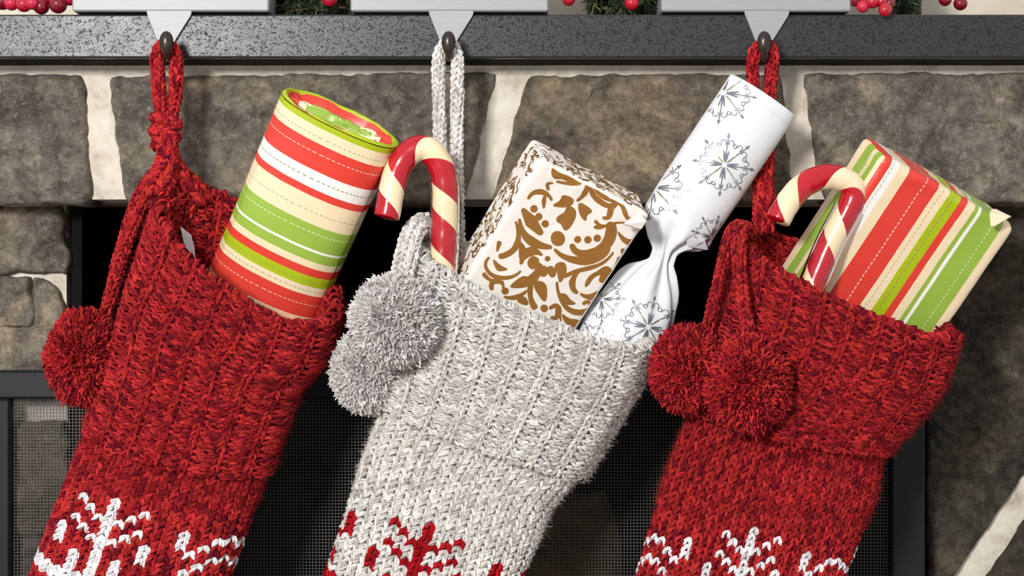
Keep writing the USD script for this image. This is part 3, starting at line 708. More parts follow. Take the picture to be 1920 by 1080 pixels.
st2, S2, rng2 = stocking('light grey knitted stocking in the middle with two grey pompoms and a red snowflake', ROWS2, YA, 0.2685, 38, 20, (816, 984), GREY, MOTIF_RED, 22, 68, rib=4)
ROWS3 = [(1374, 436, 1797, 624, 46, .055), (1366, 528, 1768, 720, 38, .052), (1328, 650, 1722, 782, 28, .047), (1286, 768, 1664, 846, 20, .043), (1256, 868, 1646, 912, 18, .041), (1226, 962, 1612, 1003, 18, .040), (1195, 1072, 1574, 1105, 18, .040), (1160, 1180, 1535, 1215, 18, .040), (1110, 1300, 1490, 1345, 18, .042), (990, 1380, 1370, 1470, 14, .038), (890, 1410, 1160, 1520, 8, .02)]
st3, S3, rng3 = stocking('deep red knitted stocking at the right with two red pompoms, holding a striped box', ROWS3, YA, 0.260, 54, 15, (1421, 992), RED, WHITE, 33, 68, rib=4, cuff_off=0.0085)

def px_path(*pts): return np.array([W(a, b, y) for a, b, y in pts])
# ---- hanging loops, cords and pompoms
LR = [c * 1.12 for c in RED]
YH = YM - 0.021
def hanger(st, left, right, pal, rng, r, name='hanging_loop'):
    """Both strands of a loop and its turn over the hook behind the knob, one continuous cord."""
    cord(st, name, np.vstack([left, right[::-1]]), r, pal, rng, wales=4, pitch=0.0056)
hanger(st1, px_path((306, 226, -.072), (299, 180, -.073), (295, 130, -.073), (295, 104, YH + .001), (303, 88, YH), ), px_path((320, 226, -.072), (328, 180, -.073), (331, 130, -.073), (329, 104, YH + .001), (321, 88, YH)), LR, rng1, 0.0048)
# knot of wrapped cord and the gathered stem below it
def wraps(st, centre, rx, rz, turns, pal, rng, r, tilt):
    ms, ts = [], []
    for k in range(turns):
        a = np.linspace(0, 2 * np.pi, 40, endpoint=False)
        c = np.array(centre) + np.array([0, 0, -rz * (k - (turns - 1) / 2)])
        p = np.stack([c[0] + rx * np.cos(a) * (1 - 0.1 * abs(k - 1)), c[1] + rx * 0.8 * np.sin(a), c[2] + tilt * np.cos(a) * (1 if k % 2 else -0.6) * rx], 1)
        S = Tube(np.vstack([p, p[:1]]), r)
        n = 26
        U, V, H, R = vee(np.tile(np.arange(3), n), np.repeat(np.arange(n), 3), 1 / 3, 1 / n, 0, 0, r * 0.42, rng)
        v, f, nv = lobes(S, U, np.clip(V, 0, 1), H - r * 0.2, R)
        t = ply_tints(yarn_tints(U, V, pal, rng), nv, rng)
        bv, bf = tube_mesh(S.p[::4], r * 0.85, 10)
        ms += [(v, f), (bv, bf)]; ts += [t, np.tile(pal[0] * 0.7, (len(bv), 1))]
    return part(st, 'knot', join(ms), YARN, smooth=True, tint=np.vstack(ts))
wraps(st1, W(310, 246, -.074), 0.0098, 0.0062, 4, LR, rng1, 0.0042, 0.3)
cord(st1, 'gathered_stem', px_path((313, 255, -.078), (314, 285, -.080), (312, 310, -.083), (300, 340, -.092), (292, 372, -.100)), [0.0065, 0.0066, 0.0085, 0.0105, 0.0085], LR, rng1, wales=6)
cord(st1, 'gathered_stem', px_path((315, 262, -.074), (317, 290, -.074), (328, 318, -.072), (350, 350, -.066), (378, 390, -.060)), [0.006, 0.0062, 0.0085, 0.011, 0.012], RED, rng1, wales=6)
cord(st1, 'cord', px_path((300, 318, -.088), (278, 350, -.096), (250, 420, -.100), (225, 495, -.102), (203, 570, -.104), (190, 615, -.105)), 0.0048, RED, rng1, wales=4)
cord(st1, 'cord', px_path((296, 322, -.078), (268, 352, -.082), (246, 404, -.086), (228, 462, -.09), (214, 520, -.094), (206, 575, -.10)), 0.0042, RED, rng1, wales=4)
pompom(st1, W(156, 670, -.112), 0.0345, RED, rng1, squash=(0.94, .9, 1.22))
# white folded tag inside the mouth
TAGW = plain('tag_white', lin(226, 220, 224), 0.7)
for pts_ in ([(314, 370), (324, 366), (328, 378), (324, 396), (316, 392)], [(338, 424), (344, 432), (358, 440), (364, 462), (366, 484), (356, 470), (346, 462)]):
    q_ = np.array([W(a, b, -.082 + 0.0002 * (a - 314)) for a, b in pts_])
    part(st1, 'fabric_tag', trimesh.Trimesh(np.vstack([q_, q_ + np.array([0, .0014, 0])]), process=False).convex_hull, TAGW, label='white fabric tag inside the mouth')

hanger(st2, px_path((846, 520, -.070), (838, 440, -.066), (828, 330, -.066), (823, 200, -.069), (823, 115, -.072), (829, 92, YH), (837, 82, YH)), px_path((866, 520, -.070), (860, 440, -.066), (857, 330, -.066), (857, 200, -.069), (857, 115, -.072), (852, 92, YH), (845, 82, YH)), [c * 1.12 for c in GREY], rng2, 0.0047)
cord(st2, 'cord', px_path((812, 440, -.10), (790, 425, -.112), (776, 442, -.124), (768, 480, -.134), (758, 530, -.142), (748, 590, -.146)), 0.0062, GREY, rng2, wales=5)
cord(st2, 'cord', px_path((820, 430, -.094), (792, 414, -.10), (766, 440, -.108), (752, 490, -.112), (730, 560, -.116), (700, 640, -.118)), 0.0055, GREY, rng2, wales=5)
PG = [lin(206, 203, 200), lin(194, 189, 187), lin(216, 214, 212), lin(188, 182, 182), lin(204, 200, 194)]
pompom(st2, W(740, 601, -.158), 0.0385, PG, rng2, squash=(1, .95, 1), n=7500)
pompom(st2, W(688, 696, -.118), 0.0330, PG, rng2, squash=(0.95, .9, 1.12))

hanger(st3, px_path((1424, 440, -.088), (1424, 380, -.078), (1424, 300, -.058), (1416, 200, -.056), (1411, 130, -.062), (1414, 104, YH - .001), (1424, 86, YH)), px_path((1440, 440, -.088), (1440, 380, -.078), (1440, 300, -.058), (1443, 200, -.056), (1447, 130, -.062), (1448, 104, YH - .001), (1441, 86, YH)), [c * 1.2 for c in RED], rng3, 0.0047)
cord(st3, 'cord', px_path((1404, 446, -.108), (1388, 424, -.122), (1372, 432, -.128), (1358, 480, -.128), (1342, 550, -.128), (1326, 620, -.128), (1316, 650, -.128)), 0.0043, RED, rng3, wales=4)
cord(st3, 'cord', px_path((1410, 440, -.118), (1396, 428, -.136), (1386, 450, -.146), (1388, 520, -.152), (1398, 590, -.156), (1406, 650, -.160)), 0.0048, RED, rng3, wales=4)
pompom(st3, W(1290, 692, -.132), 0.0345, RED, rng3, squash=(0.95, .9, 1.12))
pompom(st3, W(1403, 720, -.168), 0.0365, RED, rng3, squash=(0.95, .95, 1.12), n=7500)

# ------------------------------------------------------------------ the gifts
def frame(axis_px, lean, tip=None):
    """axis: direction up the gift in the picture (x right, y down), leaning out of the wall by lean radians; returns axis, width, outward."""
    ax = nrm([axis_px[0], 0, -axis_px[1]])
    a = nrm(ax * math.cos(lean) + np.array([0, -1, 0]) * math.sin(lean))
    w = nrm(np.cross(a, [0, 1.0, 0])); w = w if w[0] > 0 else -w
    o = np.cross(w, a); o = o if o[1] < 0 else -o
    return a, w, o

# striped roll in the left stocking
gr = thing('gift_roll', 'red, cream and green striped paper roll with tucked-in top, standing in the left red stocking', 'gift', W(480, 560, YA))
a_, w_, o_ = frame((164, -335), 0.34)
yt = -0.118
top = W(638, 222, yt); sc = PX * (D + yt) / D / math.cos(0.34)
hw, hd, LEN = 119 * PX * (D + yt) / D, 0.034, 440 * sc
nu, nv_ = 140, 150
th = np.linspace(0, 2 * np.pi, nu); s = np.linspace(0, LEN, nv_)
TH, SS = np.meshgrid(th, s)
ex = 0.86
cx_, cy_ = np.sign(np.cos(TH)) * np.abs(np.cos(TH)) ** ex, np.sign(np.sin(TH)) * np.abs(np.sin(TH)) ** ex
taper = 1 - 0.035 * (SS / LEN)
overlap = 0.0007 * ((TH > 0.35) & (TH < 2.6))
wr = 0.0013 * fbm(np.stack([cx_ * 2, cy_ * 2, SS * 14], -1), 1.5, 8, 3)
P = top - a_ * SS[..., None] + w_ * ((hw + overlap + wr) * taper * cx_)[..., None] + o_ * ((hd + overlap + wr) * taper * cy_)[..., None]
uv = np.stack([TH * 0.05, ((SS / sc) + 90) / 570], -1)
part(gr, 'paper_wrap', (P.reshape(-1, 3), grid_faces(nv_, nu)), ROLL_PAPER, smooth=40, uv=None)
def with_uv(prim, uv):
    UsdGeom.PrimvarsAPI(prim).CreatePrimvar('st', T.TexCoord2fArray, 'vertex').Set(Vt.Vec2fArray.FromNumpy(np.asarray(uv, np.float32)))
stage.RemovePrim(gr.GetPath().AppendChild('paper_wrap')); _used.pop((str(gr.GetPath()), 'paper_wrap'))
m_ = part(gr, 'paper_wrap', (P.reshape(-1, 3), grid_faces(nv_, nu)), ROLL_PAPER, smooth=True); with_uv(m_, uv.reshape(-1, 2))
# tucked-in end: crumpled folds running across the roll
rr = np.linspace(1, 0, 46); RR, TH = np.meshgrid(rr, th, indexing='ij')
cx_, cy_ = np.sign(np.cos(TH)) * np.abs(np.cos(TH)) ** ex, np.sign(np.sin(TH)) * np.abs(np.sin(TH)) ** ex
q = 1 - RR
dep = 0.0015 * np.exp(-((q - 0.05) / 0.05) ** 2) - 0.009 * np.clip((q - 0.08) / 0.3, 0, 1) ** 0.8
X, Y = hw * RR * cx_, hd * RR * cy_
fold = np.abs(((Y * 75 + 1.8 * fbm(np.stack([X * 18, Y * 18, X * 0], -1), 1.0, 3, 3) + 0.25 * np.sin(X * 60)) % 1) - 0.5) * 2
cr = 0.018 * (fold - 0.6) * np.clip((q - 0.10) / 0.25, 0, 1) + 0.010 * fbm(np.stack([X * 45, Y * 45, 0 * X], -1), 1.0, 13, 3) * np.clip(q / 0.2, 0, 1)
jag = 0.009 * fbm(np.stack([cx_ * 2.5, cy_ * 2.5, q * 0], -1), 1.0, 21, 3)
P = top + a_ * (dep + cr + jag * np.clip(1 - q * 3, 0, 1) * np.clip(q * 20, 0, 1))[..., None] + w_ * X[..., None] + o_ * Y[..., None]
vv = -q * 62 - 12 * fbm(np.stack([X * 40, Y * 40, 0 * X], -1), 1.0, 31, 2) * np.clip(q * 5, 0, 1)
m_ = part(gr, 'tucked_end', (P.reshape(-1, 3), grid_faces(46, nu)[:, ::-1]), ROLL_END, smooth=30 if False else True)
with_uv(m_, np.stack([TH * 0.05, (np.clip(vv, -89, 0) + 90) / 570], -1).reshape(-1, 2))

# boxes: a rounded block built face by face in its own frame
def rounded(pt, half, r):
    """Pushes points of the block's surface onto the same block with rounded edges."""
    core = np.clip(pt, -(half - r), half - r)
    d = pt - core; L = np.linalg.norm(d, axis=-1, keepdims=True)
    return core + d / np.maximum(L, 1e-9) * r
class Block:
    """Local axes: 0 across (w), 1 up (a), 2 outwards (o)."""
    def __init__(s, centre, axes, half, r, wrinkle=0.0006, seed=0, top_slump=0.0):
        s.c, s.ax, s.h, s.r, s.wk, s.seed, s.slump = np.array(centre), np.array(axes), np.array(half), r, wrinkle, seed, top_slump
    def warp(s, L):
        n = fbm(L, 55, s.seed, 4)
        near = np.clip((L[..., 1] - (s.h[1] - 0.03)) / 0.03, 0, 1)
        crumple = s.wk * (1 + 2.2 * near)
        L = L + np.stack([n * crumple * 2, fbm(L, 48, s.seed + 2, 4) * crumple * 2, fbm(L, 50, s.seed + 4, 4) * crumple * 2], -1)
        return L
    def world(s, L): return s.c + L[..., 0:1] * s.ax[0] + L[..., 1:2] * s.ax[1] + L[..., 2:3] * s.ax[2]
    def face(s, axis, sign, n=60):
        i, j = [k for k in range(3) if k != axis]
        u = np.linspace(-1, 1, n); 
        U, V = np.meshgrid(u, u, indexing='ij')
        L = np.zeros((n, n, 3)); L[..., axis] = sign * s.h[axis]; L[..., i] = U * s.h[i]; L[..., j] = V * s.h[j]
        R = s.warp(rounded(L, s.h, s.r))
        f = grid_faces(n, n)
        P = s.world(R).reshape(-1, 3)
        nn = np.cross(P[f[0][1]] - P[f[0][0]], P[f[0][2]] - P[f[0][0]])
        mid = P[f[len(f) // 2][0]] - s.c
        f = f if np.dot(np.cross(P[f[len(f) // 4][1]] - P[f[len(f) // 4][0]], P[f[len(f) // 4][2]] - P[f[len(f) // 4][0]]), sign * s.ax[axis]) > 0 else f[:, ::-1]
        return P, f, L.reshape(-1, 3)
    def hit(s, px):
        """Where the pixels' lines of sight meet the outward face, in local (across, up)."""
        eye = np.array([0, -D, ZC]); d = Wv(px, 0.0) - eye
        o = s.ax[2]; p0 = s.c + o * s.h[2]
        t = ((p0 - eye) @ o) / (d @ o)
        q = eye + d * t[..., None] - s.c
        return np.stack([q @ s.ax[0], q @ s.ax[1]], -1)
def box_axes(axis_px, depth_px, depth_world):
    """up-direction in the picture, and where 'into the box' points: its picture component and its depth into the room."""
    d = nrm([depth_px[0], depth_world, -depth_px[1]])
    a = np.array([axis_px[0], 0, -axis_px[1]], float); a = nrm(a)
    a = nrm(a - d * (a @ d)); w = nrm(np.cross(a, d)); w = w if w[0] > 0 else -w
    return np.array([w, a, -d])

# damask box in the grey stocking
axs = box_axes((116, -232), (-16, -48), 110)
yg = -0.125
fc = W(1050, 470, yg)                           # on the front face
hgt = 0.085; dep = 0.026
G2 = Block(fc - axs[2] * dep - axs[1] * 0.0, axs, (0.0555, hgt, dep), 0.0045, 0.0008, 3)
# slide the block so that its upper front edge meets the photographed one
e = G2.hit(np.array([[1017.0, 290.0], [1210.0, 414.0]]))
shift = np.array([e[:, 0].mean(), e[:, 1].mean() - hgt + 0.002])
G2.c = G2.c + axs[0] * shift[0] + axs[1] * shift[1]; G2.h[0] = abs(e[1, 0] - e[0, 0]) / 2 + 0.001
gb = thing('gift_box', 'white gift box with gold scroll print standing in the grey stocking', 'gift', G2.c)
vs_, fs_, k = [], [], 0
for ax_, sg in ((0, -1), (0, 1), (1, 1), (1, -1), (2, 1), (2, -1)):
    P, f, L = G2.face(ax_, sg)
    vs_.append(P); fs_.append(f + k); k += len(P)
part(gb, 'paper_wrap', (np.vstack(vs_), np.vstack(fs_)), CREAM_WHITE, smooth=True)

def stroke(pts, w0, w1, w2=None):
    """A tapering curved stroke as a polygon: widths at start, middle, end."""
    p = np.array(pts, float)
    if len(p) > 2:
        t = np.concatenate([[0], np.cumsum(np.linalg.norm(np.diff(p, axis=0), axis=1) ** 0.5)]); p = CubicSpline(t, p)(np.linspace(0, t[-1], 26))
    else: p = np.linspace(p[0], p[1], 8)
    w2 = w0 if w2 is None else w2
    w = np.interp(np.linspace(0, 1, len(p)), [0, 0.5, 1], [w0, w1, w2]) / 2
    g = nrm(np.gradient(p, axis=0)); nn = np.stack([-g[:, 1], g[:, 0]], 1)
    poly = Polygon(np.vstack([p + nn * w[:, None], (p - nn * w[:, None])[::-1]])).buffer(0)
    caps = [Point(p[i]).buffer(max(w[i], 1e-4), 8) for i in (0, -1)]
    return shapely.union_all([poly] + caps)
def blob(*pts):
    p = np.array(pts, float); p = np.vstack([p, p[:1]])
    t = np.concatenate([[0], np.cumsum(np.linalg.norm(np.diff(p, axis=0), axis=1) ** 0.5)])
    return Polygon(CubicSpline(t, p, bc_type='periodic')(np.linspace(0, t[-1], 40, endpoint=False))).buffer(0)
def dot(x, y, r): return Point(x, y).buffer(r, 12)
# the scroll print, drawn in crop coordinates (2.77 per photograph pixel, from 900, 250)
D2 = [dot(403, 545, 36), dot(278, 392, 17), dot(304, 433, 17), dot(338, 470, 17), dot(508, 550, 16), dot(561, 553, 17), dot(609, 545, 17), dot(655, 320, 15), dot(130, 818, 17), dot(332, 908, 17),
      stroke([(225, 400), (265, 455), (310, 512)], 22, 62, 30), stroke([(205, 450), (250, 545), (310, 580), (362, 590)], 14, 46, 18), stroke([(185, 460), (200, 540), (178, 600), (110, 640)], 8, 28, 24),
      stroke([(205, 560), (222, 610), (215, 670)], 8, 38, 14), stroke([(225, 635), (275, 612), (320, 630)], 40, 44, 8), blob((250, 672), (275, 640), (305, 655), (295, 690), (270, 702)), 
      stroke([(45, 650), (30, 700), (80, 745), (160, 745), (210, 715)], 8, 20, 6), blob((70, 660), (110, 690), (140, 705), (105, 715), (80, 695)),
      stroke([(390, 605), (450, 645), (540, 662), (630, 640), (670, 600)], 12, 42, 10), stroke([(480, 585), (520, 622), (590, 618), (640, 590), (668, 540), (676, 480)], 26, 40, 44), stroke([(600, 615), (680, 570), (700, 490), (690, 470)], 8, 20, 10),
      stroke([(440, 740), (540, 705), (620, 680), (690, 620)], 16, 18, 6), stroke([(515, 715), (480, 760), (480, 800), (500, 825)], 8, 30, 16), 
      blob((545, 795), (560, 750), (610, 715), (650, 690), (680, 705), (675, 745), (640, 775), (618, 765), (625, 735), (590, 748), (565, 780)),
      stroke([(525, 835), (580, 850), (640, 825), (665, 790)], 8, 40, 24), stroke([(400, 775), (420, 860), (470, 920), (530, 930), (575, 905), (568, 880), (540, 885)], 8, 26, 14),
      blob((415, 835), (445, 835), (470, 865), (495, 885), (460, 888), (430, 870)), blob((428, 940), (460, 960), (500, 968), (527, 985), (512, 1005), (470, 1000), (440, 975)),
      blob((160, 795), (200, 755), (240, 742), (270, 765), (240, 795), (195, 800)), blob((285, 775), (325, 775), (346, 815), (335, 870), (305, 840), (285, 805)),
      stroke([(262, 790), (262, 850), (280, 900)], 26, 20, 30), stroke([(270, 760), (300, 720), (310, 690)], 50, 34, 30), blob((300, 720), (340, 690), (350, 725), (330, 745)), blob((352, 700), (378, 695), (392, 735), (375, 748), (358, 735)), blob((392, 690), (430, 670), (445, 715), (415, 770), (405, 735)),
      stroke([(60, 805), (75, 770), (110, 775), (118, 800)], 20, 24, 6), stroke([(130, 850), (190, 850), (240, 820)], 10, 22, 8), blob((195, 865), (225, 850), (245, 870), (248, 890), (215, 885)), stroke([(365, 905), (405, 905), (400, 950), (375, 955)], 14, 30, 12), stroke([(412, 930), (420, 970)], 12, 8, 4),
      blob((370, 190), (405, 170), (440, 205), (500, 225), (545, 245), (490, 262), (420, 235), (385, 230)), stroke([(400, 250), (480, 262), (540, 250)], 8, 14, 6), stroke([(560, 255), (545, 310), (505, 350)], 14, 26, 10),
      blob((382, 375), (415, 350), (430, 325), (480, 345), (475, 368), (435, 382)), blob((400, 440), (440, 408), (455, 380), (490, 395), (478, 470), (440, 500), (420, 470), (405, 462)), blob((512, 370), (545, 375), (578, 408), (555, 425), (548, 452), (525, 430)),
      stroke([(570, 255), (590, 320), (650, 370), (700, 365)], 10, 30, 18), stroke([(575, 250), (640, 330), (720, 350)], 6, 16, 6), stroke([(690, 370), (672, 405), (665, 430), (640, 438)], 26, 26, 12), stroke([(250, 335), (290, 305), (340, 312), (370, 345)], 12, 26, 10), stroke([(340, 320), (332, 355), (330, 385)], 10, 20, 8), stroke([(355, 290), (352, 262), (375, 258)], 14, 16, 6),
      stroke([(715, 360), (745, 390), (765, 430), (790, 440)], 10, 22, 10), stroke([(600, 460), (640, 482), (680, 470), (760, 462)], 14, 10, 4), blob((590, 488), (625, 475), (650, 480), (620, 496)),
      blob((715, 510), (760, 545), (815, 560), (800, 582), (755, 572), (730, 548)), blob((735, 600), (770, 620), (770, 650), (745, 655), (735, 630)), stroke([(720, 650), (712, 690), (700, 720)], 14, 24, 8), stroke([(20, 735), (60, 765), (120, 770)], 20, 12, 4), stroke([(100, 570), (90, 610)], 20, 14, 6)]
flower = [affinity.translate(affinity.rotate(affinity.scale(Point(0, 0).buffer(1, 8), 22, 7), k * 45 + 10, origin=(0, 0)), 352 + 24 * math.cos(math.radians(k * 45 + 10)), 652 + 24 * math.sin(math.radians(k * 45 + 10))) for k in range(8)]
D2 = shapely.union_all(D2).difference(shapely.union_all(flower))
D2 = shapely.union_all([D2, dot(352, 652, 12)]).buffer(2.2)
def polys(g): return [p for p in getattr(g, 'geoms', [g]) if p.geom_type == 'Polygon' and p.area > 0]
def print_on_block(B, shape, to_px, thick=0.00035, inset=0.003, clip=True):
    ms = []
    lim = shapely.box(-(B.h[0] - inset), -(B.h[1] - inset), B.h[0] - inset, B.h[1] - inset)
    for p in polys(shape):
        ring = lambda r: B.hit(to_px(np.array(r.coords)[:, :2]))
        q = Polygon(ring(p.exterior), [ring(i) for i in p.interiors]).buffer(0).intersection(lim)
        for g in polys(q):
            g = g.simplify(0.00008)
            if g.area < 1e-7: continue
            m = trimesh.creation.extrude_polygon(g, thick, engine='earcut')
            v, f = trimesh.remesh.subdivide_to_size(m.vertices, m.faces, 0.006)
            top_ = v[:, 2] > thick * 0.5
            L = np.stack([v[:, 0], v[:, 1], np.full(len(v), B.h[2])], -1)
            Lr = B.warp(rounded(L, B.h, B.r)); Lr[:, 2] += np.where(top_, thick, -0.0006)
            ms.append((B.world(Lr), f))
    return join(ms)
part(gb, 'scroll_print', print_on_block(G2, D2, lambda c: c * (340 / 942.0) + np.array([900.0, 250.0])), GOLD_PRINT, label='gold scroll and leaf print')
# the same print on the side and the top, there seen edge-on
class Turned(Block):
    pass
def side_block(B, a0, a1, a2, s2):
    """The block seen with another face as its outward one."""
    ax = np.array([B.ax[a0], B.ax[a1], B.ax[a2] * s2]); return ax
rngp = np.random.default_rng(77)
def scatter_scrolls(B, axis, sign, n, seed):
    i, j = [k for k in range(3) if k != axis]
    r = np.random.default_rng(seed); out = []
    for _ in range(n):
        c = np.array([r.uniform(-1, 1) * B.h[i], r.uniform(-1, 1) * B.h[j]]); a = r.uniform(0, 6.28); s = r.uniform(0.004, 0.008); k = r.choice([-1, 1])
        t = np.linspace(0, r.uniform(1.4, 2.6), 6)
        pts = c + np.stack([np.cos(a + k * t), np.sin(a + k * t)], 1) * (s * (0.4 + 0.6 * t / t[-1]))[:, None]
        out.append(stroke(pts, 0.0006, r.uniform(0.0014, 0.0028), 0.0008))
    g = shapely.union_all(out).intersection(shapely.box(-B.h[i] + .001, -B.h[j] + .001, B.h[i] - .001, B.h[j] - .001))
    ms = []
    for p in polys(g):
        p = p.simplify(0.0001)
        if p.area < 2e-7: continue
        m = trimesh.creation.extrude_polygon(p, 0.00035, engine='earcut')
        v, f = trimesh.remesh.subdivide_to_size(m.vertices, m.faces, 0.005)
        L = np.zeros((len(v), 3)); L[:, i], L[:, j], L[:, axis] = v[:, 0], v[:, 1], sign * B.h[axis]
        R = B.warp(rounded(L, B.h, B.r)); nrm_ = np.zeros(3); nrm_[axis] = sign
        R = R + nrm_ * np.where(v[:, 2] > 0.0001, 0.00035, -0.0005)[:, None]
        ms.append((B.world(R), f if sign * (1 if axis != 1 else -1) > 0 else f[:, ::-1]))
    return join(ms)
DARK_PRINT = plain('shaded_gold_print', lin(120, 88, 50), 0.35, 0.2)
part(gb, 'scroll_print', scatter_scrolls(G2, 0, -1, 170, 5), DARK_PRINT, label='gold scroll print on the side')
part(gb, 'scroll_print', scatter_scrolls(G2, 1, 1, 150, 6), DARK_PRINT, label='gold scroll print on the top')
# paper ears at the upper corners, where the folds stick out
def ear(parent, tip, base, mat, thick=0.0016):
    """A small folded paper corner: a flattened, pointed fold from base points (n, 3) to a tip."""
    b = np.array(base); t = np.array(tip); c = b.mean(0)
    pts = [t, t + (c - t) * 0.12 + np.array([0, -thick, 0]), t + (c - t) * 0.12 + np.array([0, thick, 0])] + [x + np.array([0, s * thick * 1.6, 0]) for x in b for s in (-1, 1)] + list(b + (c - t) * 0.2)
    return part(parent, 'paper_fold', trimesh.Trimesh(np.array(pts)).convex_hull, mat)
yF = float(G2.world(np.array([0, G2.h[1], G2.h[2]]))[1])
ear(gb, W(1213, 415, yF - .003), [W(1172, 421, yF - .0008), W(1198, 398, yF + .006), W(1202, 430, yF + .003)], CREAM_WHITE)
ear(gb, W(1013, 272, yF + .012), [W(1030, 284, yF + .012), W(1006, 312, yF + .010), W(1022, 304, yF + .004)], CREAM_WHITE)

# striped box in the right stocking
axs = box_axes((116, -232), (-14, -44), 110)
B3 = Block(W(1700, 460, -0.125) - axs[2] * 0.03, axs, (0.0575, 0.085, 0.030), 0.007, 0.0006, 9)
e = B3.hit(np.array([[1658.0, 298.0], [1908.0, 424.0], [1537.0, 545.0]]))
B3.c = B3.c + axs[0] * ((e[0, 0] + e[1, 0]) / 2) + axs[1] * (e[:2, 1].mean() - 0.085 + 0.001); B3.h[0] = abs(e[1, 0] - e[0, 0]) / 2 + 0.001
sb = thing('gift_box', 'red, cream and lime striped gift box standing in the right red stocking', 'gift', B3.c)
vs_, fs_, uvs, k = [], [], [], 0
pxs = PX * (D - 0.125) / D
for ax_, sg in ((0, -1), (0, 1), (1, 1), (1, -1), (2, 1), (2, -1)):
    P, f, L = B3.face(ax_, sg)
    depth = B3.h[2] - L[:, 2]
    across = (L[:, 0] + B3.h[0]) / pxs * (243.0 / (2 * B3.h[0] / pxs))
    if ax_ == 0: across = np.where(sg < 0, -depth / pxs, 243 + depth / pxs)
    along = L[:, 1] + (depth if ax_ == 1 else 0)
    vs_.append(P); fs_.append(f + k); k += len(P); uvs.append(np.stack([along + 1, (np.clip(across, -149, 299) + 150) / 450], 1))
m_ = part(sb, 'paper_wrap', (np.vstack(vs_), np.vstack(fs_)), BOX_PAPER, smooth=True); with_uv(m_, np.vstack(uvs))
yF = float(B3.world(np.array([0, B3.h[1], B3.h[2]]))[1])
ear(sb, W(1897, 406, yF + .004), [W(1862, 400, yF + .004), W(1866, 392, yF + .010), W(1864, 424, yF + .003)], paper_mat('cream_paper', lin(236, 220, 190), 0.4))

# white cracker twisted in the middle
YC = -0.078
ck = thing('christmas_cracker', 'white paper cracker with silver snowflakes, twisted in the middle, leaning in the grey stocking', 'christmas cracker', W(1200, 640, YC))
sec = np.array([  # centre x, y, half width, half depth (mm), pleat
    (1430, 180, 73, 19, 0), (1418, 198, 73, 20, 0), (1404, 219, 73, 21, 0), (1350, 300, 73, 23, 0), (1290, 390, 72, 22, 0.0), (1270, 420, 70, 20, .05), (1259, 438, 58, 17, .16), (1250, 456, 36, 13, .30), (1244, 474, 21, 10, .34),
    (1240, 488, 20, 9, .34), (1234, 504, 30, 11, .30), (1224, 524, 48, 15, .2), (1210, 550, 64, 19, .10), (1192, 585, 76, 22, .03), (1168, 630, 80, 23, 0), (1140, 690, 78, 23, 0), (1110, 750, 70, 21, 0)], float)
ct = np.concatenate([[0], np.cumsum(np.linalg.norm(np.diff(sec[:, :2], axis=0), axis=1))]); CF = PchipInterpolator(ct, sec); CL = ct[-1]
def cracker_point(aa, t, off=0.0, back=False):
    """aa: across from -1 to 1, t: length from the top in pixels."""
    r = CF(t); g = nrm(CF.derivative()(t)[..., :2]); wv = np.stack([-g[..., 1], g[..., 0]], -1); wv = wv * np.sign(wv[..., :1])
    ang = np.arccos(np.clip(aa, -1, 1)) * (-1 if back else 1)
    return cracker_ang(ang, t, off)
def cracker_ang(ang, t, off=0.0):
    r = CF(t); g = nrm(CF.derivative()(t)[..., :2]); wv = np.stack([-g[..., 1], g[..., 0]], -1); wv = wv * np.sign(wv[..., :1] + 1e-9)
    pl = r[..., 4] * (0.6 * np.sin(ang * 9 + t * 0.03) + 0.5 * np.sin(ang * 5 + 1.3 - t * 0.02))
    wr = (0.012 + 0.35 * r[..., 4]) * (meshkit.fbm(np.stack([np.cos(ang) * 3, np.sin(ang) * 3, t * 0.03], -1), 3, 4) - 0.5)
    k = 1 + pl + wr
    p = r[..., :2] + wv * (r[..., 2] * k * np.cos(ang))[..., None]
    y = YC - r[..., 3] * 0.001 * k * np.sin(ang) - off * np.sin(ang).clip(0.2, 1)
    P = Wv(p, YC); P[..., 1] = y
    return P
na, nt = 120, 200
A, TT = np.meshgrid(np.linspace(0, 2 * np.pi, na), np.linspace(0, CL, nt))
step = np.where(TT < 22, 0.0012, 0.0)
P = cracker_ang(A, TT, 0) + np.stack([0 * A, -step * np.sin(A), 0 * A], -1)
capn = 10; topc = P[0].mean(0)
caps = topc + (P[0][None] - topc) * np.linspace(0.98, 0, capn)[:, None, None] ; caps[..., 2] -= 0.002 * (1 - np.linspace(0.98, 0, capn)[:, None])
Pall = np.vstack([caps[::-1].reshape(-1, 3), P.reshape(-1, 3)])
part(ck, 'paper_wrap', (Pall, grid_faces(nt + capn, na)), WHITE_PAPER, smooth=True)
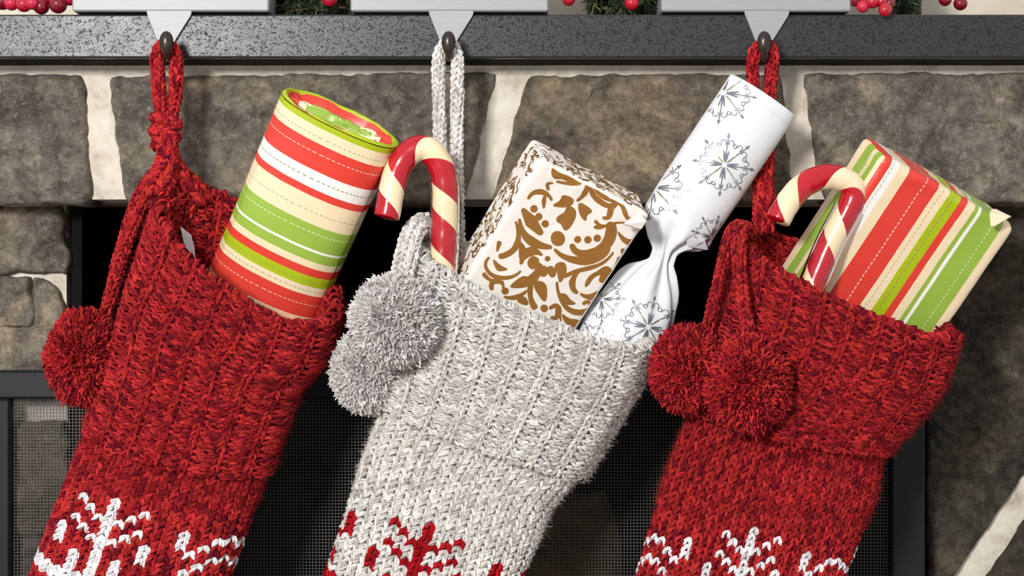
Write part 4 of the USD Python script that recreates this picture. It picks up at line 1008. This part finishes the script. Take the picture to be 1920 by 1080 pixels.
# the paper's cut corner standing out where the body is gathered into the twist
part(ck, 'paper_fold', trimesh.Trimesh(np.array([W(1328, 469, YC - .004), W(1322, 452, YC - .012), W(1308, 440, YC - .016), W(1286, 450, YC - .016), W(1290, 462, YC - .012), W(1310, 446, YC + .002)])).convex_hull, WHITE_PAPER)
def flake_shapes(R, seed, rot=0.0):
    """A printed snowflake: petals around the middle, arrowed arms, curls between. Returns (dark outlines, pale petals)."""
    dark, pale = [], []
    def arc(c, r, a0, a1, w): 
        a = np.linspace(a0, a1, 9); return LineString(np.stack([c[0] + r * np.cos(a), c[1] + r * np.sin(a)], 1)).buffer(w, 3)
    for k in range(8):
        a = rot + k * math.pi / 4; u = np.array([math.cos(a), math.sin(a)]); v = np.array([-u[1], u[0]])
        L = R * (0.46 if k % 2 else 0.52)
        for off in ((-0.19, 0.0, 0.19) if k % 2 == 0 else (0.0,)):
            b = a + off; q = np.array([math.cos(b), math.sin(b)]); l2 = L * (1 if off == 0 else 0.86)
            pet = affinity.translate(affinity.rotate(affinity.scale(Point(0, 0).buffer(1, 6), l2 * 0.42, R * 0.02), math.degrees(b), origin=(0, 0)), *(q * (l2 * 0.58)))
            (pale if off == 0 and k % 2 else dark).append(pet)
        tip = u * R
        dark.append(Polygon([tip, tip - u * R * .15 + v * R * .055, tip - u * R * .12, tip - u * R * .15 - v * R * .055]))
        dark.append(LineString([u * L, tip - u * R * .12]).buffer(R * 0.012, 2))
        for sd in (-1, 1):
            c = u * R * 0.68 + v * sd * R * 0.12
            dark.append(arc(c, R * 0.085, a + sd * -2.4, a + sd * 2.2, R * 0.010))
            c = u * R * 0.60 + v * sd * R * 0.25
            dark.append(arc(c, R * 0.055, a + sd * -1.0, a + sd * 3.4, R * 0.009))
    return shapely.union_all(dark), shapely.union_all(pale)
def print_on_cracker(shape, centre, thick=0.0003):
    ms = []
    for p in polys(shape):
        if p.area < 0.2: continue
        p = p.simplify(0.25)
        if p.is_empty or p.geom_type != 'Polygon': continue
        v2, f = trimesh.creation.triangulate_polygon(p, engine='earcut')
        v3, f = trimesh.remesh.subdivide_to_size(np.column_stack([v2, np.zeros(len(v2))]), f, 5.0)
        q = v3[:, :2] + np.array(centre)
        # across / along coordinates by marching: nearest centre line point
        tt = np.linspace(0, CL, 700); cc = CF(tt)[:, :2]
        i = np.argmin(((q[:, None] - cc[None]) ** 2).sum(-1), 1); t = tt[i]
        r = CF(t); g = nrm(CF.derivative()(t)[:, :2]); wv = np.stack([-g[:, 1], g[:, 0]], -1); wv *= np.sign(wv[:, :1] + 1e-9)
        aa = ((q - r[:, :2]) * wv).sum(1) / r[:, 2]
        keep = (np.abs(aa) < 0.97) & (t > 3) & (t < CL - 5)
        f = f[keep[f].all(1)]
        if not len(f): continue
        ms.append((cracker_point(aa, t, 0.0013), f))
    return join(ms) if ms else None
for n_, (c, R_, rot) in enumerate([((1352, 312), 60, 0.15), ((1354, 176), 62, 0.2), ((1224, 352), 66, 0.1), ((1332, 446), 44, 0.3), ((1212, 612), 60, 0.25), ((1126, 560), 46, 0.0), ((1110, 640), 40, 0.4)]):
    dk, pl = flake_shapes(R_, n_, rot)
    for g, m_ in ((dk, SILVER_PRINT), (pl, PALE_PRINT)):
        r_ = print_on_cracker(g, c)
        if r_ is not None: part(ck, 'snowflake_print', r_, m_)

# candy canes
def cane(label, path, radius_px, red_at, y, yend, cello, pitch=124):
    n = 110
    ys = np.linspace(y, yend, len(path))
    ctrl = np.array([W(a, b, yy) for (a, b), yy in zip(path, ys)])
    p = spline(ctrl, n); t, a, b = frames(p); r = radius_px * PX * (D + y) / D
    L = np.concatenate([[0], np.cumsum(np.linalg.norm(np.diff(p, axis=0), axis=1))])
    k_ = np.argmin(((p - W(*red_at, (y + yend) / 2)) ** 2).sum(1)); phase = 0.29 - L[k_] / (pitch * PX * 0.94)     # a red band faces the room there
    sides = 40; th = np.linspace(0, 2 * np.pi, sides + 1)
    capr = np.array([0.0, 0.55, 0.85, 0.97]); capo = np.array([-0.16, -0.15, -0.09, -0.03])
    rows, uv = [], []
    def ring(i, rr, sh): 
        c = p[i] + t[i] * sh * r
        rows.append(c + rr * r * (np.cos(th)[:, None] * a[i] + np.sin(th)[:, None] * b[i])); uv.append(np.stack([th / (2 * np.pi) + 4, np.full(sides + 1, (L[i] + sh * r) / (pitch * PX * 0.94) + phase)], 1))
    for q, s_ in zip(capr, capo): ring(0, q, s_)
    for i in range(n): ring(i, 1 + 0.012 * math.sin(i * 0.9), 0)
    for q, s_ in zip(capr[::-1], -capo[::-1]): ring(n - 1, q, s_)
    cn = thing('candy_cane', label, 'candy cane', ctrl[0], group='red and cream candy canes')
    m = part(cn, 'candy', (np.vstack(rows), grid_faces(len(rows), sides + 1)), CANDY, smooth=True); with_uv(m, np.vstack(uv))
    # clear wrapper: a flat sleeve with a seam edge standing off the shaft
    i0, i1 = cello
    pp = p[i0:i1:3]; tt_, aa_, bb_ = t[i0:i1:3], a[i0:i1:3], b[i0:i1:3]
    th2 = np.linspace(0, 2 * np.pi, 41); 
    side_v = nrm(np.cross(tt_, [0, -1.0, 0])); front = nrm(np.cross(side_v, tt_))
    sq = np.sign(np.cos(th2)) * np.abs(np.cos(th2)) ** 1.25
    v = pp[:, None] + r * (1.20 * sq[None, :, None] * side_v[:, None] + 1.05 * np.sin(th2)[None, :, None] * front[:, None])
    part(cn, 'cellophane_wrapper', (v.reshape(-1, 3), grid_faces(len(pp), 41)), CELLO, smooth=True, label='clear cellophane sleeve')
    return cn
cane('red and cream candy cane hooked left, standing in the grey stocking', [(820, 620), (826, 540), (830, 490), (833, 430), (834.5, 360), (830, 322), (818, 296), (797, 278), (773, 283), (752, 306), (738, 340), (731, 375), (725, 406)], 24.5, (832, 445), -0.112, -0.125, (4, 64), 117)
cane('red and cream candy cane hooked left, standing in the right red stocking', [(1496, 600), (1515, 556), (1534, 510), (1561, 448), (1586, 402), (1600, 368), (1597, 348), (1580, 336), (1557, 331), (1535, 334), (1508, 347), (1487, 367), (1470, 392), (1459, 413)], 23.5, (1512, 345), -0.135, -0.150, (4, 56), 125)

# ------------------------------------------------------------------ berries and pine on the mantel
def berry_mesh(c, r, rng):
    m = trimesh.creation.icosphere(3, r); v = np.array(m.vertices)
    d = nrm(rng.normal(0, 1, 3)); v = v * (1 + 0.05 * (v @ d / r)[:, None]); return v + c, np.array(m.faces)
def sprig(label, berries, stem_from, seed, needles=None):
    """A pick: a brown stem, berries on short stalks, perhaps pine needles."""
    rng = np.random.default_rng(seed)
    base = np.array(W(*stem_from))
    s = thing('berry_sprig', label, 'berry sprig', base, group='berry and pine sprigs along the mantel')
    for (x, y, d, r, k) in berries:
        part(s, 'berry', berry_mesh(W(x, y, d), r * PX * (D + d) / D, rng), BERRY[k], smooth=True)
    stalks = []
    for (x, y, d, r, k) in berries:
        q = W(x, y, d); mid = (q + base) / 2 + np.array([0, 0.004, 0.006])
        stalks.append(tube_mesh(spline([base, mid, q], 10), 0.0009, 6))
    part(s, 'stem', join(stalks), TWIG, smooth=True)
    if needles:
        pts, tn = [], []
        for (x0_, y0_, x1_, y1_, d, n, ln) in needles:
            a, b = W(x0_, y0_, d), W(x1_, y1_, d)
            f = rng.uniform(0, 1, n); root = a + (b - a) * f[:, None]
            ax = nrm(b - a); dr = nrm(ax * 0.55 + rng.normal(0, 0.62, (n, 3)))
            L = rng.uniform(0.6, 1.0, n) * ln
            t = np.linspace(0, 1, 4); pts.append(root[:, None] + dr[:, None] * (L[:, None] * t[None])[..., None])
            tn.append(np.array([lin(34, 48, 28), lin(50, 64, 36), lin(128, 132, 88), lin(26, 36, 22)])[rng.choice(4, n, p=[.4, .3, .1, .2])])
            part(s, 'twig', tube_mesh(np.linspace(a, b, 6), 0.0012, 6), TWIG, smooth=True)
        pts = np.vstack(pts); curves(s, 'pine_needles', pts, np.tile([0.0011, 0.0011, 0.0009, 0.0004], (len(pts), 1)), NEEDLE, np.vstack(tn), kind='stuff')
    return s
WOOD = M('dark_wood', {'g': ('geometry', {}), 'mp': ('mapping', {'scale': (4.0, 4.0, 40.0)}), 'n': ('noise_texture', {'scale': 8.0, 'detail': 5.0}), 'r': ('rgb_ramp', {'ramp': [(0.3, lin(34, 27, 21)), (0.7, lin(62, 50, 38))]}), 'p': ('principled_bsdf', {'roughness': 0.6})},
         [('g.position', 'mp.vector'), ('mp.vector', 'n.vector'), ('n.fac', 'r.fac'), ('r.color', 'p.base_color')])
for a_x, b_x, yy, lab in ((508, 652, 0.045, 'dark wooden block behind the pine sprig, between the left and middle holders'), (1104, 1236, 0.06, 'dark wooden block behind the pine sprig, left of the right holder'), (1682, 1728, 0.05, 'narrow dark wooden block right of the drooping berries')):
    tk = thing('wooden_block', lab, 'block', W((a_x + b_x) / 2, 27, yy))
    part(tk, 'block_body', box([W(a_x, 0, yy)[0], yy, W(0, 27, YM)[2]], [W(b_x, 0, yy)[0], yy + 0.05, W(0, -60, yy)[2]], 0.002), WOOD)
    part(tk, 'block_cap', box([W(a_x - 3, 0, yy)[0], yy - 0.003, W(0, -60, yy)[2]], [W(b_x + 3, 0, yy)[0], yy + 0.053, W(0, -74, yy)[2]], 0.002), WOOD)
sprig('cluster of dark red berries at the far left end of the mantel', [(4, 2, -.03, 17, 1), (22, 6, -.035, 14, 2), (45, 8, -.04, 15, 0), (60, 6, -.042, 13, 2), (78, 12, -.035, 15, 1), (108, 8, -.04, 17, 1), (92, -8, -.03, 16, 0), (130, -2, -.035, 13, 0), (30, -14, -.03, 15, 0), (66, -16, -.03, 16, 0), (118, -22, -.03, 15, 1)], (70, -70, 0.0), 1)
sprig('pine sprig with one bright berry between the left and middle holders', [(618, -2, -.03, 15, 0), (600, -24, -.02, 14, 1), (642, -14, -.01, 12, 0)], (590, -80, 0.02), 2, [(520, -60, 530, 20, 0.01, 420, .022), (620, -60, 610, 20, 0.02, 420, .026), (560, -60, 570, 20, 0.02, 420, .026), (560, -70, 548, 14, -.01, 190, .022), (600, -60, 588, 18, -.005, 160, .022), (650, -60, 632, 16, 0.0, 150, .02), (640, 10, 540, 20, -.012, 120, .016), (640, 14, 600, 20, -.02, 60, .01)])
sprig('small sprig with one red berry just right of the middle holder', [(1066, -1, -.035, 12, 0), (1092, -26, -.03, 12, 1)], (1084, -70, 0.01), 3)
sprig('pine sprig with a bright red berry before the right holder', [(1185, 6, -.04, 14, 0), (1215, -20, -.03, 13, 0), (1160, -24, -.02, 13, 1)], (1180, -80, 0.01), 4, [(1120, -60, 1130, 18, 0.03, 400, .024), (1180, -60, 1180, 18, 0.03, 420, .024), (1215, -60, 1222, 18, 0.02, 420, .018), (1160, -60, 1170, 14, -.02, 170, .02), (1215, -60, 1200, 14, -.01, 170, .02), (1130, 16, 1228, 16, 0.0, 170, .014), (1130, -30, 1110, 14, 0.0, 70, .016)])
sprig('cluster of glossy red berries drooping over the mantel edge, right of the right holder', [(1618, 12, -.054, 12, 2), (1636, 3, -.056, 13, 0), (1660, 19, -.060, 13, 0), (1652, 2, -.054, 12, 0), (1668, 6, -.053, 11, 1), (1604, 0, -.050, 12, 1), (1645, -16, -.05, 13, 0), (1672, -10, -.05, 12, 2), (1616, -18, -.05, 13, 1)], (1640, -70, -.02), 5, [(1700, -70, 1700, 16, 0.0, 420, .02), (1680, -60, 1690, 16, 0.01, 380, .018)])
sprig('two dark red berries at the far right of the mantel', [(1772, -1, -.035, 12, 1), (1801, 7, -.035, 13, 1), (1786, -24, -.03, 12, 0)], (1800, -70, 0.0), 6)
